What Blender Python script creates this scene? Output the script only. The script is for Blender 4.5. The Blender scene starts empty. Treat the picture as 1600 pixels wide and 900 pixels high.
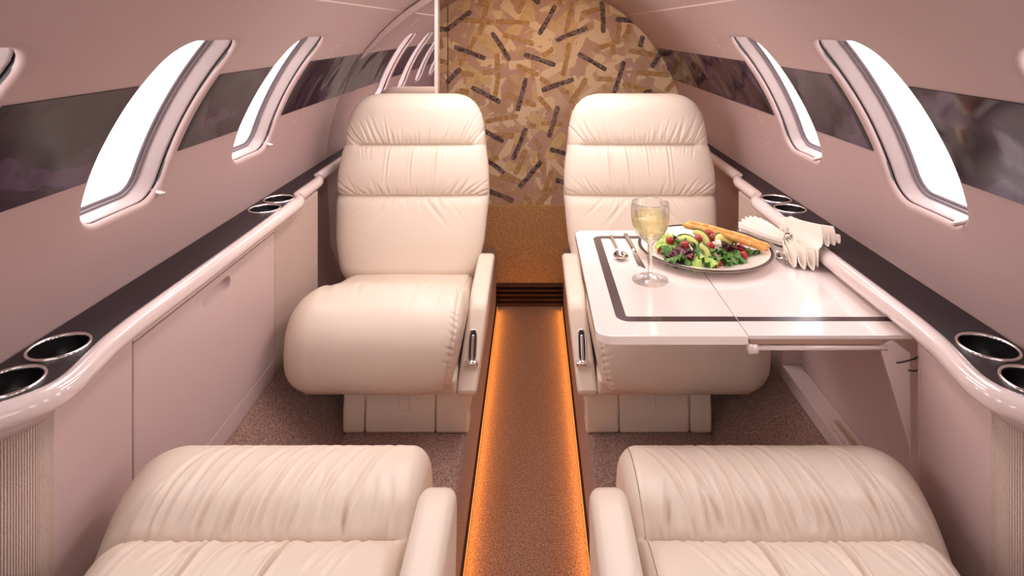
import bpy, bmesh, math, random
import numpy as np
from mathutils import Vector, Matrix

random.seed(7)
PI = math.pi
scene = bpy.context.scene
COL = scene.collection

# ------------------------------------------------------------------ camera
EYE_X, EYE_Z = 0.013, 0.874
cam_d = bpy.data.cameras.new('camera')
cam = bpy.data.objects.new('camera', cam_d)
COL.objects.link(cam)
cam.location = (EYE_X, 0, EYE_Z)
cam.rotation_euler = (PI / 2, 0, 0)
cam_d.sensor_width = 36
cam_d.lens = 36 * 950 / 1600
cam_d.shift_x = -32 / 1600
cam_d.shift_y = -405 / 1600
cam_d.clip_start = 0.02
scene.camera = cam

# ------------------------------------------------------------------ world, lights, exposure
scene.view_settings.view_transform = 'Standard'
scene.view_settings.look = 'None'
scene.view_settings.gamma = 1.0
scene.view_settings.use_curve_mapping = False
scene.view_settings.exposure = 0.27
world = bpy.data.worlds.new('sky')
scene.world = world
world.use_nodes = True
bg = world.node_tree.nodes['Background']
bg.inputs[0].default_value = (1.0, 0.96, 0.97, 1)
bg.inputs[1].default_value = 5.5


def area(name, loc, sx, sy, power, color, rot=(0, 0, 0)):
    l = bpy.data.lights.new(name, 'AREA')
    l.shape = 'RECTANGLE'
    l.size, l.size_y, l.energy, l.color = sx, sy, power, color
    o = bpy.data.objects.new(name, l)
    o.location, o.rotation_euler = loc, rot
    COL.objects.link(o)
    return o


area('ceiling_wash', (-0.26, 1.60, 1.03), 0.14, 0.95, 4.6, (1, 0.92, 0.90), (0, math.radians(-14), 0))
area('ceiling_wash', (0.26, 1.60, 1.03), 0.14, 0.95, 4.6, (1, 0.92, 0.90), (0, math.radians(14), 0))
fl = area('photo_flash', (0.0, -0.35, 1.0), 0.5, 0.12, 0.9, (1, 0.93, 0.91), (math.radians(80), 0, 0))
fl.data.spread = math.radians(80)
area('forward_lamp', (0.02, 2.40, 1.05), 0.35, 0.2, 1.5, (1, 0.62, 0.32), (math.radians(12), 0, 0))
for s_ in (-1, 1):
    al = area('aisle_lamp', (s_ * 0.1455, 1.5, -0.388), 0.012, 2.5, 1.35, (1.0, 0.36, 0.05), (0, s_ * math.radians(78), 0))
scene.cycles.max_bounces = 14
scene.cycles.transmission_bounces = 12
scene.cycles.transparent_max_bounces = 16

# ------------------------------------------------------------------ helpers
def link_obj(name, me, mat=None, parent=None, smooth=True):
    o = bpy.data.objects.new(name, me)
    COL.objects.link(o)
    if mat is not None:
        for m in (mat if isinstance(mat, (list, tuple)) else [mat]):
            me.materials.append(m)
    if smooth:
        me.polygons.foreach_set('use_smooth', [True] * len(me.polygons))
    if parent:
        o.parent = parent
    return o


def from_bm(name, bm, mat=None, parent=None, smooth=False, recalc=True):
    if recalc:
        bmesh.ops.recalc_face_normals(bm, faces=bm.faces[:])
    me = bpy.data.meshes.new(name)
    bm.to_mesh(me)
    bm.free()
    return link_obj(name, me, mat, parent, smooth)


def bevel(o, w, seg=3, angle=0.6):
    m = o.modifiers.new('bevel', 'BEVEL')
    m.width, m.segments, m.limit_method, m.angle_limit = w, seg, 'ANGLE', angle
    m.harden_normals = False
    o.data.polygons.foreach_set('use_smooth', [True] * len(o.data.polygons))
    w2 = o.modifiers.new('weighted', 'WEIGHTED_NORMAL')
    w2.keep_sharp = True
    return o


def box(bm, x0, x1, y0, y1, z0, z1):
    r = bmesh.ops.create_cube(bm, size=1)
    for v in r['verts']:
        v.co = Vector(((x0 + x1) / 2 + v.co.x * (x1 - x0), (y0 + y1) / 2 + v.co.y * (y1 - y0), (z0 + z1) / 2 + v.co.z * (z1 - z0)))


def box_obj(name, b, mat, parent=None, bev=0.0, s=1):
    bm = bmesh.new()
    x0, x1 = sorted((s * b[0], s * b[1]))
    box(bm, x0, x1, *b[2:])
    o = from_bm(name, bm, mat, parent)
    if bev:
        bevel(o, bev)
    return o


def prism(name, pts, x0, x1, mat, parent=None, bev=0.0, s=1, shear=None):
    """profile pts in (y, z), extruded along x"""
    bm = bmesh.new()
    n = len(pts)
    vs = []
    for x in (x0, x1):
        vs.append([bm.verts.new((s * (x + (shear(y, z) if shear else 0)), y, z)) for y, z in pts])
    bm.faces.new(vs[0]); bm.faces.new(vs[1][::-1])
    for i in range(n):
        j = (i + 1) % n
        bm.faces.new((vs[0][i], vs[0][j], vs[1][j], vs[1][i]))
    o = from_bm(name, bm, mat, parent)
    if bev:
        bevel(o, bev, 4)
    return o


def slab(name, pts, z0, z1, mat, parent=None, bev=0.0):
    """outline pts in (x, y), extruded along z"""
    bm = bmesh.new()
    n = len(pts)
    a = [bm.verts.new((x, y, z0)) for x, y in pts]
    b = [bm.verts.new((x, y, z1)) for x, y in pts]
    bm.faces.new(a[::-1]); bm.faces.new(b)
    for i in range(n):
        j = (i + 1) % n
        bm.faces.new((a[i], a[j], b[j], b[i]))
    o = from_bm(name, bm, mat, parent)
    if bev:
        bevel(o, bev, 3)
    return o


def grid_faces(ni, nj, closed_i=False, closed_j=False, off=0):
    I = np.arange(ni if closed_i else ni - 1)
    J = np.arange(nj if closed_j else nj - 1)
    A, B = np.meshgrid(I, J, indexing='ij')
    A2, B2 = (A + 1) % ni, (B + 1) % nj
    f = np.stack([A * nj + B, A2 * nj + B, A2 * nj + B2, A * nj + B2], -1).reshape(-1, 4) + off
    return f


def mesh_np(name, V, F, mat=None, parent=None, smooth=True, recalc=True):
    me = bpy.data.meshes.new(name)
    me.from_pydata(np.asarray(V).reshape(-1, 3).tolist(), [], [list(map(int, f)) for f in F])
    if recalc:
        bm = bmesh.new(); bm.from_mesh(me)
        bmesh.ops.remove_doubles(bm, verts=bm.verts[:], dist=1e-6)
        bmesh.ops.recalc_face_normals(bm, faces=bm.faces[:])
        bm.to_mesh(me); bm.free()
    return link_obj(name, me, mat, parent, smooth)


def lathe(name, prof, mat, parent=None, n=48, loc=(0, 0, 0), smooth=True):
    """prof: list of (r, z) – revolved round z"""
    P = np.array(prof, float)
    a = np.linspace(0, 2 * PI, n, endpoint=False)
    V = np.stack([np.outer(P[:, 0], np.cos(a)) + loc[0], np.outer(P[:, 0], np.sin(a)) + loc[1], np.repeat(P[:, 1:2], n, 1) + loc[2]], -1)
    return mesh_np(name, V, grid_faces(len(P), n, closed_j=True), mat, parent, smooth)


def tube(name, pts, r, mat, parent=None, n=12, cap=True):
    bm = bmesh.new()
    pts = [Vector(p) for p in pts]
    rr = r if isinstance(r, (list, tuple)) else [r] * len(pts)
    rings = []
    up0 = Vector((0, 0, 1))
    for i, p in enumerate(pts):
        t = (pts[min(i + 1, len(pts) - 1)] - pts[max(i - 1, 0)]).normalized()
        up = up0 if abs(t.z) < 0.95 else Vector((1, 0, 0))
        a = t.cross(up).normalized(); b = a.cross(t).normalized()
        rings.append([bm.verts.new(p + (a * math.cos(k * 2 * PI / n) + b * math.sin(k * 2 * PI / n)) * rr[i]) for k in range(n)])
    for A, B in zip(rings, rings[1:]):
        for k in range(n):
            bm.faces.new((A[k], A[(k + 1) % n], B[(k + 1) % n], B[k]))
    if cap:
        bm.faces.new(rings[0]); bm.faces.new(rings[-1])
    return from_bm(name, bm, mat, parent, smooth=True)


def thing(name, label, cat, loc=(0, 0, 0), group=None):
    o = bpy.data.objects.new(name, None)
    o.empty_display_size = 0.05
    COL.objects.link(o)
    o.location = loc
    return tag(o, label, cat, group)


def tag(o, label, cat, group=None):
    o['label'] = label
    o['category'] = cat
    if group:
        o['group'] = group
    return o


def struct(o, label=None, cat=None):
    o['kind'] = 'structure'
    if label:
        o['label'] = label
        o['category'] = cat or 'wall'
    return o


def reloc(root):
    """children were built in world coordinates: keep them there under a root that sits elsewhere"""
    for c in root.children:
        c.matrix_parent_inverse = Matrix.Translation(root.location).inverted()


# ------------------------------------------------------------------ materials
def srgb(r, g, b):
    f = lambda c: c / 12.92 if c <= 0.04045 else ((c + 0.055) / 1.055) ** 2.4
    return (f(r / 255), f(g / 255), f(b / 255), 1)


def mat(name, color, rough=0.5, metal=0.0, coat=0.0, bump=None, var=None, emit=None, spec=0.5, sheen=0.0):
    m = bpy.data.materials.new(name)
    m.use_nodes = True
    nt = m.node_tree
    b = nt.nodes['Principled BSDF']
    b.inputs['Base Color'].default_value = color
    b.inputs['Roughness'].default_value = rough
    b.inputs['Metallic'].default_value = metal
    b.inputs['Coat Weight'].default_value = coat
    b.inputs['Coat Roughness'].default_value = 0.05
    b.inputs['Specular IOR Level'].default_value = spec
    b.inputs['Sheen Weight'].default_value = sheen
    tc = nt.nodes.new('ShaderNodeTexCoord')
    if var:   # (scale, dark colour, detail, lo, hi)
        n = nt.nodes.new('ShaderNodeTexNoise')
        n.inputs['Scale'].default_value = var[0]
        n.inputs['Detail'].default_value = var[2]
        nt.links.new(tc.outputs['Object'], n.inputs['Vector'])
        r = nt.nodes.new('ShaderNodeValToRGB')
        r.color_ramp.elements[0].position = var[3]; r.color_ramp.elements[0].color = var[1]
        r.color_ramp.elements[1].position = var[4]; r.color_ramp.elements[1].color = color
        nt.links.new(n.outputs['Fac'], r.inputs['Fac'])
        nt.links.new(r.outputs['Color'], b.inputs['Base Color'])
    if bump:  # (scale, strength, distance)
        n = nt.nodes.new('ShaderNodeTexNoise')
        n.inputs['Scale'].default_value = bump[0]
        n.inputs['Detail'].default_value = 3
        nt.links.new(tc.outputs['Object'], n.inputs['Vector'])
        bp = nt.nodes.new('ShaderNodeBump')
        bp.inputs['Strength'].default_value = bump[1]
        bp.inputs['Distance'].default_value = bump[2]
        nt.links.new(n.outputs['Fac'], bp.inputs['Height'])
        nt.links.new(bp.outputs['Normal'], b.inputs['Normal'])
    if emit:
        b.inputs['Emission Color'].default_value = emit[0]
        b.inputs['Emission Strength'].default_value = emit[1]
    return m


M = {}
M['leather'] = mat('cream_leather', srgb(222, 204, 188), 0.36, bump=(420, 0.25, 0.0006), spec=0.45)
M['wall'] = mat('sidewall_vinyl', srgb(178, 150, 146), 0.42, bump=(600, 0.12, 0.0003))
M['ceiling'] = mat('ceiling_vinyl', srgb(176, 150, 145), 0.55, bump=(600, 0.12, 0.0003))
M['gloss'] = mat('gloss_lacquer', srgb(226, 206, 202), 0.14, coat=0.8)
M['table'] = mat('table_lacquer', srgb(240, 224, 218), 0.12, coat=0.9)
M['panel'] = mat('cabinet_panel', srgb(200, 175, 171), 0.32)
M['inlay'] = mat('dark_inlay', srgb(34, 18, 26), 0.42, spec=0.3)
M['stripe'] = mat('table_stripe', srgb(70, 50, 50), 0.25)
M['chrome'] = mat('chrome', (0.82, 0.78, 0.77, 1), 0.12, metal=1)
M['steel'] = mat('flatware_steel', (0.70, 0.66, 0.64, 1), 0.16, metal=1)
M['black'] = mat('black_rubber', (0.01, 0.008, 0.009, 1), 0.45)
M['well'] = mat('dark_well', (0.006, 0.004, 0.005, 1), 0.35)
M['carpet'] = mat('cabin_carpet', srgb(182, 146, 132), 0.95, var=(290, srgb(104, 74, 62), 3, 0.34, 0.66), bump=(330, 0.9, 0.003), spec=0.1, sheen=0.3)
M['reveal'] = mat('window_reveal', srgb(178, 160, 158), 0.35)
M['gasket'] = mat('window_gasket', srgb(120, 108, 114), 0.35)
M['knob'] = mat('knob_silver', srgb(214, 200, 196), 0.2, metal=0.6)
M['seam'] = mat('piping', srgb(200, 176, 152), 0.5)
M['frontcarpet'] = mat('bulkhead_carpet', srgb(222, 180, 130), 0.95, var=(260, srgb(160, 116, 74), 3, 0.3, 0.7), bump=(300, 0.8, 0.003), spec=0.1)
M['vent'] = mat('vent_brown', srgb(70, 40, 30), 0.5)
M['light'] = mat('amber_light', (1, 0.5, 0.15, 1), 0.5, emit=((1.0, 0.33, 0.05, 1), 0.8))
M['gold'] = mat('plate_rim', srgb(70, 48, 40), 0.3, metal=0.4)
M['porcelain'] = mat('porcelain', srgb(244, 228, 216), 0.12, coat=0.7)
M['napkin'] = mat('napkin_linen', srgb(244, 232, 220), 0.85, bump=(900, 0.3, 0.0005), sheen=0.2)
M['lens'] = mat('lamp_lens', (0.9, 0.85, 0.8, 1), 0.4)


def ribbed(name, c0, c1, freq):
    m = mat(name, c0, 0.85, spec=0.15)
    nt = m.node_tree
    tc = nt.nodes.new('ShaderNodeTexCoord')
    w = nt.nodes.new('ShaderNodeTexWave')
    w.wave_type, w.bands_direction = 'BANDS', 'Y'
    w.inputs['Scale'].default_value = freq
    w.inputs['Distortion'].default_value = 1.2
    w.inputs['Detail'].default_value = 2
    w.inputs['Detail Scale'].default_value = 3
    nt.links.new(tc.outputs['Object'], w.inputs['Vector'])
    r = nt.nodes.new('ShaderNodeValToRGB')
    r.color_ramp.elements[0].color = c1; r.color_ramp.elements[1].color = c0
    r.color_ramp.elements[0].position = 0.15; r.color_ramp.elements[1].position = 0.75
    nt.links.new(w.outputs['Fac'], r.inputs['Fac'])
    b = nt.nodes['Principled BSDF']
    nt.links.new(r.outputs['Color'], b.inputs['Base Color'])
    bp = nt.nodes.new('ShaderNodeBump'); bp.inputs['Strength'].default_value = 0.6; bp.inputs['Distance'].default_value = 0.002
    nt.links.new(w.outputs['Fac'], bp.inputs['Height']); nt.links.new(bp.outputs['Normal'], b.inputs['Normal'])
    return m


M['fabric'] = ribbed('ribbed_fabric', srgb(222, 200, 188), srgb(172, 144, 132), 120)


def band_mat():
    m = mat('dark_band_painted_reflection', srgb(46, 26, 40), 0.10, coat=0.0, spec=0.32)
    nt = m.node_tree; b = nt.nodes['Principled BSDF']
    tc = nt.nodes.new('ShaderNodeTexCoord')
    mp = nt.nodes.new('ShaderNodeMapping'); mp.inputs['Scale'].default_value = (1, 1, 0.8)
    nt.links.new(tc.outputs['Object'], mp.inputs['Vector'])
    n = nt.nodes.new('ShaderNodeTexNoise'); n.inputs['Scale'].default_value = 5; n.inputs['Detail'].default_value = 1.5  # swirling tones paint wavy reflections into the dark purple base colour
    n.inputs['Distortion'].default_value = 2.6
    nt.links.new(mp.outputs['Vector'], n.inputs['Vector'])
    r = nt.nodes.new('ShaderNodeValToRGB')
    e = r.color_ramp.elements
    e[0].position = 0.40; e[0].color = srgb(28, 10, 30)
    e[1].position = 0.62; e[1].color = srgb(72, 48, 76)
    x = e.new(0.50); x.color = srgb(40, 19, 42)
    x = e.new(0.56); x.color = srgb(52, 30, 55)
    x = e.new(0.575); x.color = srgb(28, 10, 22)
    nt.links.new(n.outputs['Fac'], r.inputs['Fac']); nt.links.new(r.outputs['Color'], b.inputs['Base Color'])
    n2 = nt.nodes.new('ShaderNodeTexNoise'); n2.inputs['Scale'].default_value = 7; n2.inputs['Detail'].default_value = 1
    nt.links.new(tc.outputs['Object'], n2.inputs['Vector'])
    bp = nt.nodes.new('ShaderNodeBump'); bp.inputs['Strength'].default_value = 0.35; bp.inputs['Distance'].default_value = 0.02
    nt.links.new(n2.outputs['Fac'], bp.inputs['Height']); nt.links.new(bp.outputs['Normal'], b.inputs['Normal'])
    return m


M['band'] = band_mat()


def glass_mat(name, tint, gloss=0.08):
    m = bpy.data.materials.new(name); m.use_nodes = True
    nt = m.node_tree; nt.nodes.remove(nt.nodes['Principled BSDF'])
    t = nt.nodes.new('ShaderNodeBsdfTransparent'); t.inputs[0].default_value = tint
    g = nt.nodes.new('ShaderNodeBsdfGlossy'); g.inputs['Roughness'].default_value = 0.02
    mx = nt.nodes.new('ShaderNodeMixShader'); mx.inputs[0].default_value = gloss
    out = nt.nodes['Material Output']
    nt.links.new(t.outputs[0], mx.inputs[1]); nt.links.new(g.outputs[0], mx.inputs[2]); nt.links.new(mx.outputs[0], out.inputs[0])
    return m


M['pane'] = glass_mat('window_pane', (0.97, 0.97, 0.97, 1), 0.05)


def dielectric(name, color, ior, rough=0.0):
    m = mat(name, color, rough)
    b = m.node_tree.nodes['Principled BSDF']
    b.inputs['Transmission Weight'].default_value = 1
    b.inputs['IOR'].default_value = ior
    return m


M['glass'] = dielectric('clear_glass', (1, 1, 1, 1), 1.45)
M['wine'] = dielectric('white_wine', srgb(250, 240, 190), 1.33)
for _g, _f in (('glass', 0.3), ('wine', 0.35)):
    _nt = M[_g].node_tree
    _t = _nt.nodes.new('ShaderNodeBsdfTransparent'); _t.inputs[0].default_value = (1, 1, 1, 1) if _g == 'glass' else (1, 0.96, 0.76, 1); _mx = _nt.nodes.new('ShaderNodeMixShader'); _mx.inputs[0].default_value = _f
    _nt.links.new(_nt.nodes['Principled BSDF'].outputs[0], _mx.inputs[1]); _nt.links.new(_t.outputs[0], _mx.inputs[2]); _nt.links.new(_mx.outputs[0], _nt.nodes['Material Output'].inputs[0])
m = mat('mirror', (0.86, 0.82, 0.82, 1), 0.0, metal=1); M['mirror'] = m

# ------------------------------------------------------------------ cabin shell
R0, ZC = 0.72, 0.367
A_TOP = R0 * math.radians(52)
A_LOW = R0 * math.radians(1.5)
PITCH, WC0 = 0.4775, 0.575
W_Y = [WC0 + PITCH * k for k in (-2, -1, 0, 1, 2)]
WA, WHA, WHY, WR = R0 * math.radians(28.6), 0.180, 0.106, 0.048   # window centre (arc), half sizes, corner radius


def cyl(s, a, y, r=0.0):
    th = a / R0
    return (s * (R0 + r) * math.cos(th), y, ZC + (R0 + r) * math.sin(th))


def rr_ray(c, sn, ha, hy, r):
    """distance from the centre to a rounded rectangle along (cos, sin); a along cos"""
    lo, hi = 0.0, 1.0
    for _ in range(40):
        t = (lo + hi) / 2
        qa, qy = abs(c * t) - (ha - r), abs(sn * t) - (hy - r)
        d = math.hypot(max(qa, 0), max(qy, 0)) + min(max(qa, qy), 0) - r
        if d > 0: hi = t
        else: lo = t
    return lo


def bow(a, y):
    """the aft edge of each window opening is bowed"""
    return 0.024 * max(0, 1 - ((a - WA) / WHA) ** 2) * min(1, max(0, -y / 0.09))


def window_cell(bm, s, yc):
    y0, y1 = yc - PITCH / 2, yc + PITCH / 2
    cor = [math.atan2(y - yc, a - WA) % (2 * PI) for a in (A_LOW, A_TOP) for y in (y0, y1)]
    ang = sorted(set([k * 2 * PI / 96 for k in range(96)] + cor))
    rings = []
    K = 10
    for k in range(-4, K + 1):
        ring = []
        for t in ang:
            c, sn = math.cos(t), math.sin(t)
            h = rr_ray(c, sn, WHA, WHY, WR)
            ts = []
            if c > 1e-9: ts.append((A_TOP - WA) / c)
            if c < -1e-9: ts.append((A_LOW - WA) / c)
            if sn > 1e-9: ts.append((y1 - yc) / sn)
            if sn < -1e-9: ts.append((y0 - yc) / sn)
            o = min(ts)
            if k >= 0:
                d, r = h + (o - h) * (k / K), 0
            else:
                q = (-k) / 4 * PI / 2
                d, r = h - 0.010 * math.sin(q), 0.010 * (1 - math.cos(q))
            w_ = bow(WA + c * d, sn * d) * (1 if k <= 0 else 1 - k / K)
            ring.append(bm.verts.new(cyl(s, WA + c * d, yc + sn * d - w_, r)))
        rings.append(ring)
    n = len(ang)
    for A, B in zip(rings, rings[1:]):
        for i in range(n):
            bm.faces.new((A[i], A[(i + 1) % n], B[(i + 1) % n], B[i]))


Y_BACK, Y_END = W_Y[0] - PITCH / 2, 2.82
for s, side in ((-1, 'left'), (1, 'right')):
    bm = bmesh.new()
    for yc in W_Y:
        window_cell(bm, s, yc)
    ya = W_Y[-1] + PITCH / 2
    g = [[bm.verts.new(cyl(s, A_LOW + (A_TOP - A_LOW) * i / 30, ya + (Y_END - ya) * j / 6)) for j in range(7)] for i in range(31)]
    for i in range(30):
        for j in range(6):
            bm.faces.new((g[i][j], g[i + 1][j], g[i + 1][j + 1], g[i][j + 1]))
    # lower skin behind the cabinets and down to the floor
    g = [[bm.verts.new((s * x, y, z)) for y in (Y_BACK, Y_END)] for x, z in ((0.7196, 0.385), (0.716, 0.30), (0.705, 0.1), (0.66, -0.01))]
    for a, b in zip(g, g[1:]):
        bm.faces.new((a[0], a[1], b[1], b[0]))
    bmesh.ops.remove_doubles(bm, verts=bm.verts[:], dist=1e-5)
    w = from_bm('wall_' + side, bm, M['wall'], smooth=True)
    struct(w)

# ceiling
bm = bmesh.new()
N = 40
ys = [Y_BACK + (Y_END - Y_BACK) * j / 8 for j in range(9)]
prof = [(math.radians(52), 0.0), (math.radians(52), 0.002)]
prof += [(math.radians(52.4 + 75.2 * i / N), 0.002) for i in range(N + 1)]
prof += [(math.radians(128), 0.002), (math.radians(128), 0)]
g = [[bm.verts.new(((R0 + r) * math.cos(t), y, ZC + (R0 + r) * math.sin(t))) for y in ys] for t, r in prof]
for A, B in zip(g, g[1:]):
    for j in range(8):
        bm.faces.new((A[j], A[j + 1], B[j + 1], B[j]))
struct(from_bm('ceiling', bm, M['ceiling'], smooth=True))

# windows
n_w = 0
for s, side in ((-1, 'left'), (1, 'right')):
    for wi, yc in enumerate(W_Y):
        n_w += 1
        root = bpy.data.objects.new('window_%d' % n_w, None)
        COL.objects.link(root)
        root['kind'] = 'structure'
        ang = [k * 2 * PI / 96 for k in range(96)]

        def wring(ia, i_far, i_near, r, k=1.0):
            ha, hy = WHA - ia, WHY - (i_far + i_near) / 2
            yo = yc - (i_far - i_near) / 2
            rad = max(WR - min(ia, i_near), 0.024)
            out = []
            for t in ang:
                d = rr_ray(math.cos(t), math.sin(t), ha, hy, rad) * k
                out.append(cyl(s, WA + math.cos(t) * d, yo + math.sin(t) * d - bow(WA + math.cos(t) * d, math.sin(t) * d), r))
            return out
        rings = lambda spec: np.array([wring(*q) for q in spec])
        V = rings([(0.007, 0.007, 0.007, 0.009), (0.006, 0.006, 0.006, 0.018)])
        mesh_np('shade_slot', V, grid_faces(2, 96, closed_j=True), M['black'], root)
        V = rings([(0.006, 0.006, 0.006, 0.0175), (0.008, 0.009, 0.010, 0.014), (0.010, 0.012, 0.012, 0.017), (0.013, 0.023, 0.013, 0.036), (0.014, 0.025, 0.014, 0.039)])
        mesh_np('window_frame', V, grid_faces(5, 96, closed_j=True), M['reveal'], root)
        V = rings([(0.014, 0.025, 0.014, 0.039), (0.016, 0.028, 0.016, 0.037), (0.017, 0.030, 0.017, 0.040), (0.018, 0.032, 0.018, 0.043), (0.020, 0.035, 0.020, 0.042), (0.022, 0.037, 0.021, 0.046)])
        mesh_np('gasket', V, grid_faces(6, 96, closed_j=True), M['gasket'], root)
        V = rings([(0.019, 0.034, 0.018, 0.0455, k / 8) for k in range(9)])
        mesh_np('pane', V, grid_faces(9, 96, closed_j=True), M['pane'], root)
        # shade knob in the lower forward corner
        yk = yc + WHY - 0.012 if s < 0 else yc - WHY + 0.020
        p0 = Vector(cyl(s, WA - WHA + 0.022, yk, 0.014)); p1 = Vector(cyl(s, WA - WHA + 0.022, yk, -0.012))
        d = p1 - p0
        tube('shade_knob', [p0, p0 + d * 0.8, p0 + d * 0.93, p1], [0.0045, 0.0045, 0.004, 0.0022], M['knob'], root, 16)

# dark glossy band between the windows
A_B0, A_B1 = R0 * math.asin((0.641 - ZC) / R0), R0 * math.asin((0.787 - ZC) / R0)
tn = 0
for s, side in ((-1, 'left'), (1, 'right')):
    segs = []
    for k, yc in enumerate(W_Y):
        ys_ = yc + WHY + 0.004
        ye = W_Y[k + 1] - WHY - 0.0245 if k < 4 else (2.158 if s < 0 else 2.82)
        segs.append((ys_, ye))
    for y0, y1 in segs:
        tn += 1
        TH = 0.002
        na, ny = 12, 12
        V = []
        for layer, r in ((0, -TH), (1, 0.001)):
            for i in range(na + 1):
                for j in range(ny + 1):
                    a = A_B0 + (A_B1 - A_B0) * i / na
                    V.append(cyl(s, a, y0 if j == 0 else y0 + 0.012 + (y1 - y0 - 0.012) * (j - 1) / (ny - 1), r))
        nn = (na + 1) * (ny + 1)
        F = [list(f) for f in grid_faces(na + 1, ny + 1)] + [[x + nn for x in f] for f in grid_faces(na + 1, ny + 1)]
        mi = [1 if q % ny == 0 else 0 for q in range(na * ny)] + [1] * (na * ny)
        idx = lambda i, j: i * (ny + 1) + j
        for j in range(ny):
            F.append([idx(0, j), idx(0, j + 1), idx(0, j + 1) + nn, idx(0, j) + nn]); mi.append(0)
            F.append([idx(na, j), idx(na, j + 1), idx(na, j + 1) + nn, idx(na, j) + nn]); mi.append(0)
        for i in range(na):
            F.append([idx(i, 0), idx(i + 1, 0), idx(i + 1, 0) + nn, idx(i, 0) + nn]); mi.append(1)
            F.append([idx(i, ny), idx(i + 1, ny), idx(i + 1, ny) + nn, idx(i, ny) + nn]); mi.append(1)
        o = mesh_np('trim_%d' % tn, V, F, [M['band'], M['black']], None, smooth=False, recalc=False)
        o.data.polygons.foreach_set('material_index', mi)
        for p in o.data.polygons:
            p.use_smooth = p.index < na * ny
        bm = bmesh.new(); bm.from_mesh(o.data); bmesh.ops.recalc_face_normals(bm, faces=bm.faces[:]); bm.to_mesh(o.data); bm.free()
        o.data.set_sharp_from_angle(angle=0.6)
        struct(o)

# floor: sunken aisle, seat platforms, sloping outboard carpets
Z_IN, Z_AISLE, X_A = -0.139, -0.403, 0.152
bm = bmesh.new()
prof = [(-0.72, 0.0), (-0.630, 0.0), (-0.464, Z_IN), (-0.458, Z_IN - 0.006), (-0.455, Z_IN), (-X_A - 0.012, Z_IN), (-X_A - 0.004, Z_IN - 0.003), (-X_A, Z_IN - 0.012),
        (-X_A - 0.004, Z_AISLE)]
prof = prof + [(-x, z) for x, z in reversed(prof)]
g = [[bm.verts.new((x, y, z)) for y in (Y_BACK, 0.5, 1.2, 2.0, Y_END)] for x, z in prof]
for A, B in zip(g, g[1:]):
    for j in range(4):
        bm.faces.new((A[j], A[j + 1], B[j + 1], B[j]))
struct(from_bm('floor', bm, M['carpet']))

# rear wall closes the cabin behind the viewpoint
def arc_panel(name, y, material, th=0.012, x_min=-9, x_max=9, z_min=-0.41, rad=R0 + 0.012, parent=None):
    """cabin cross-section cut as a panel between x_min and x_max"""
    bm = bmesh.new()
    top, bot = [], []
    xs = [x for x in np.linspace(max(x_min, -rad + 1e-4), min(x_max, rad - 1e-4), 49)]
    for x in xs:
        top.append(ZC + math.sqrt(max(rad * rad - x * x, 0)))
    fr, bk = [], []
    for yy, store in ((y, fr), (y + th, bk)):
        for x, zt in zip(xs, top):
            store.append((bm.verts.new((x, yy, z_min)), bm.verts.new((x, yy, zt))))
    for S in (fr, bk):
        for a, b in zip(S, S[1:]):
            bm.faces.new((a[0], b[0], b[1], a[1]))
    for a, b, c, d in zip(fr, fr[1:], bk, bk[1:]):
        bm.faces.new((a[1], b[1], d[1], c[1])); bm.faces.new((a[0], b[0], d[0], c[0]))
    for e in (0, -1):
        bm.faces.new((fr[e][0], fr[e][1], bk[e][1], bk[e][0]))
    return from_bm(name, bm, material, parent)


struct(arc_panel('wall_rear', Y_BACK - 0.01, M['wall']))

# front bulkhead with brush-stroke covering
DB = 2.82
M['bh_base'] = mat('bulkhead_cloth', srgb(206, 178, 152), 0.8, var=(9, srgb(186, 152, 124), 2, 0.4, 0.6), spec=0.2)
M['bh_tan'] = mat('stroke_tan', srgb(214, 186, 142), 0.8, var=(40, srgb(202, 172, 128), 2, 0.35, 0.65), spec=0.2)
M['bh_sand'] = mat('stroke_sand', srgb(224, 200, 170), 0.8, spec=0.2)
M['bh_mauve'] = mat('stroke_mauve', srgb(190, 156, 140), 0.8, spec=0.2)
M['bh_brown'] = mat('stroke_brown', srgb(168, 126, 84), 0.8, var=(60, srgb(196, 158, 116), 3, 0.35, 0.65), spec=0.2)
M['bh_dark'] = mat('stroke_charcoal', srgb(136, 118, 114), 0.7, var=(90, srgb(78, 58, 56), 4, 0.38, 0.60), spec=0.2)
wf = arc_panel('wall_front', DB, [M['bh_base'], M['bh_tan'], M['bh_sand'], M['bh_mauve'], M['bh_brown'], M['bh_dark']], rad=R0 + 0.006)
struct(wf)
dark = [(699,47,735,18),(711,74,757,91),(769,52,796,93),(699,129,719,108),(738,137,781,159),(821,123,809,172),(820,86,866,101),(867,9,843,53),(822,-8,842,4),
        (848,141,895,124),(870,63,916,44),(940,3,943,50),(963,31,990,33),(904,85,946,108),(974,97,960,144),(1032,80,1019,104),(1003,57,1000,72),(1044,107,1056,107),
        (1008,146,1018,142),(871,167,858,213),(821,201,802,248),(750,202,786,220),(755,247,787,269),(844,253,812,292),(860,234,884,240),(762,298,801,313),(869,282,884,286),
        (684,46,698,46),(905,-20,930,-12),(760,-20,790,-6)]
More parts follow.
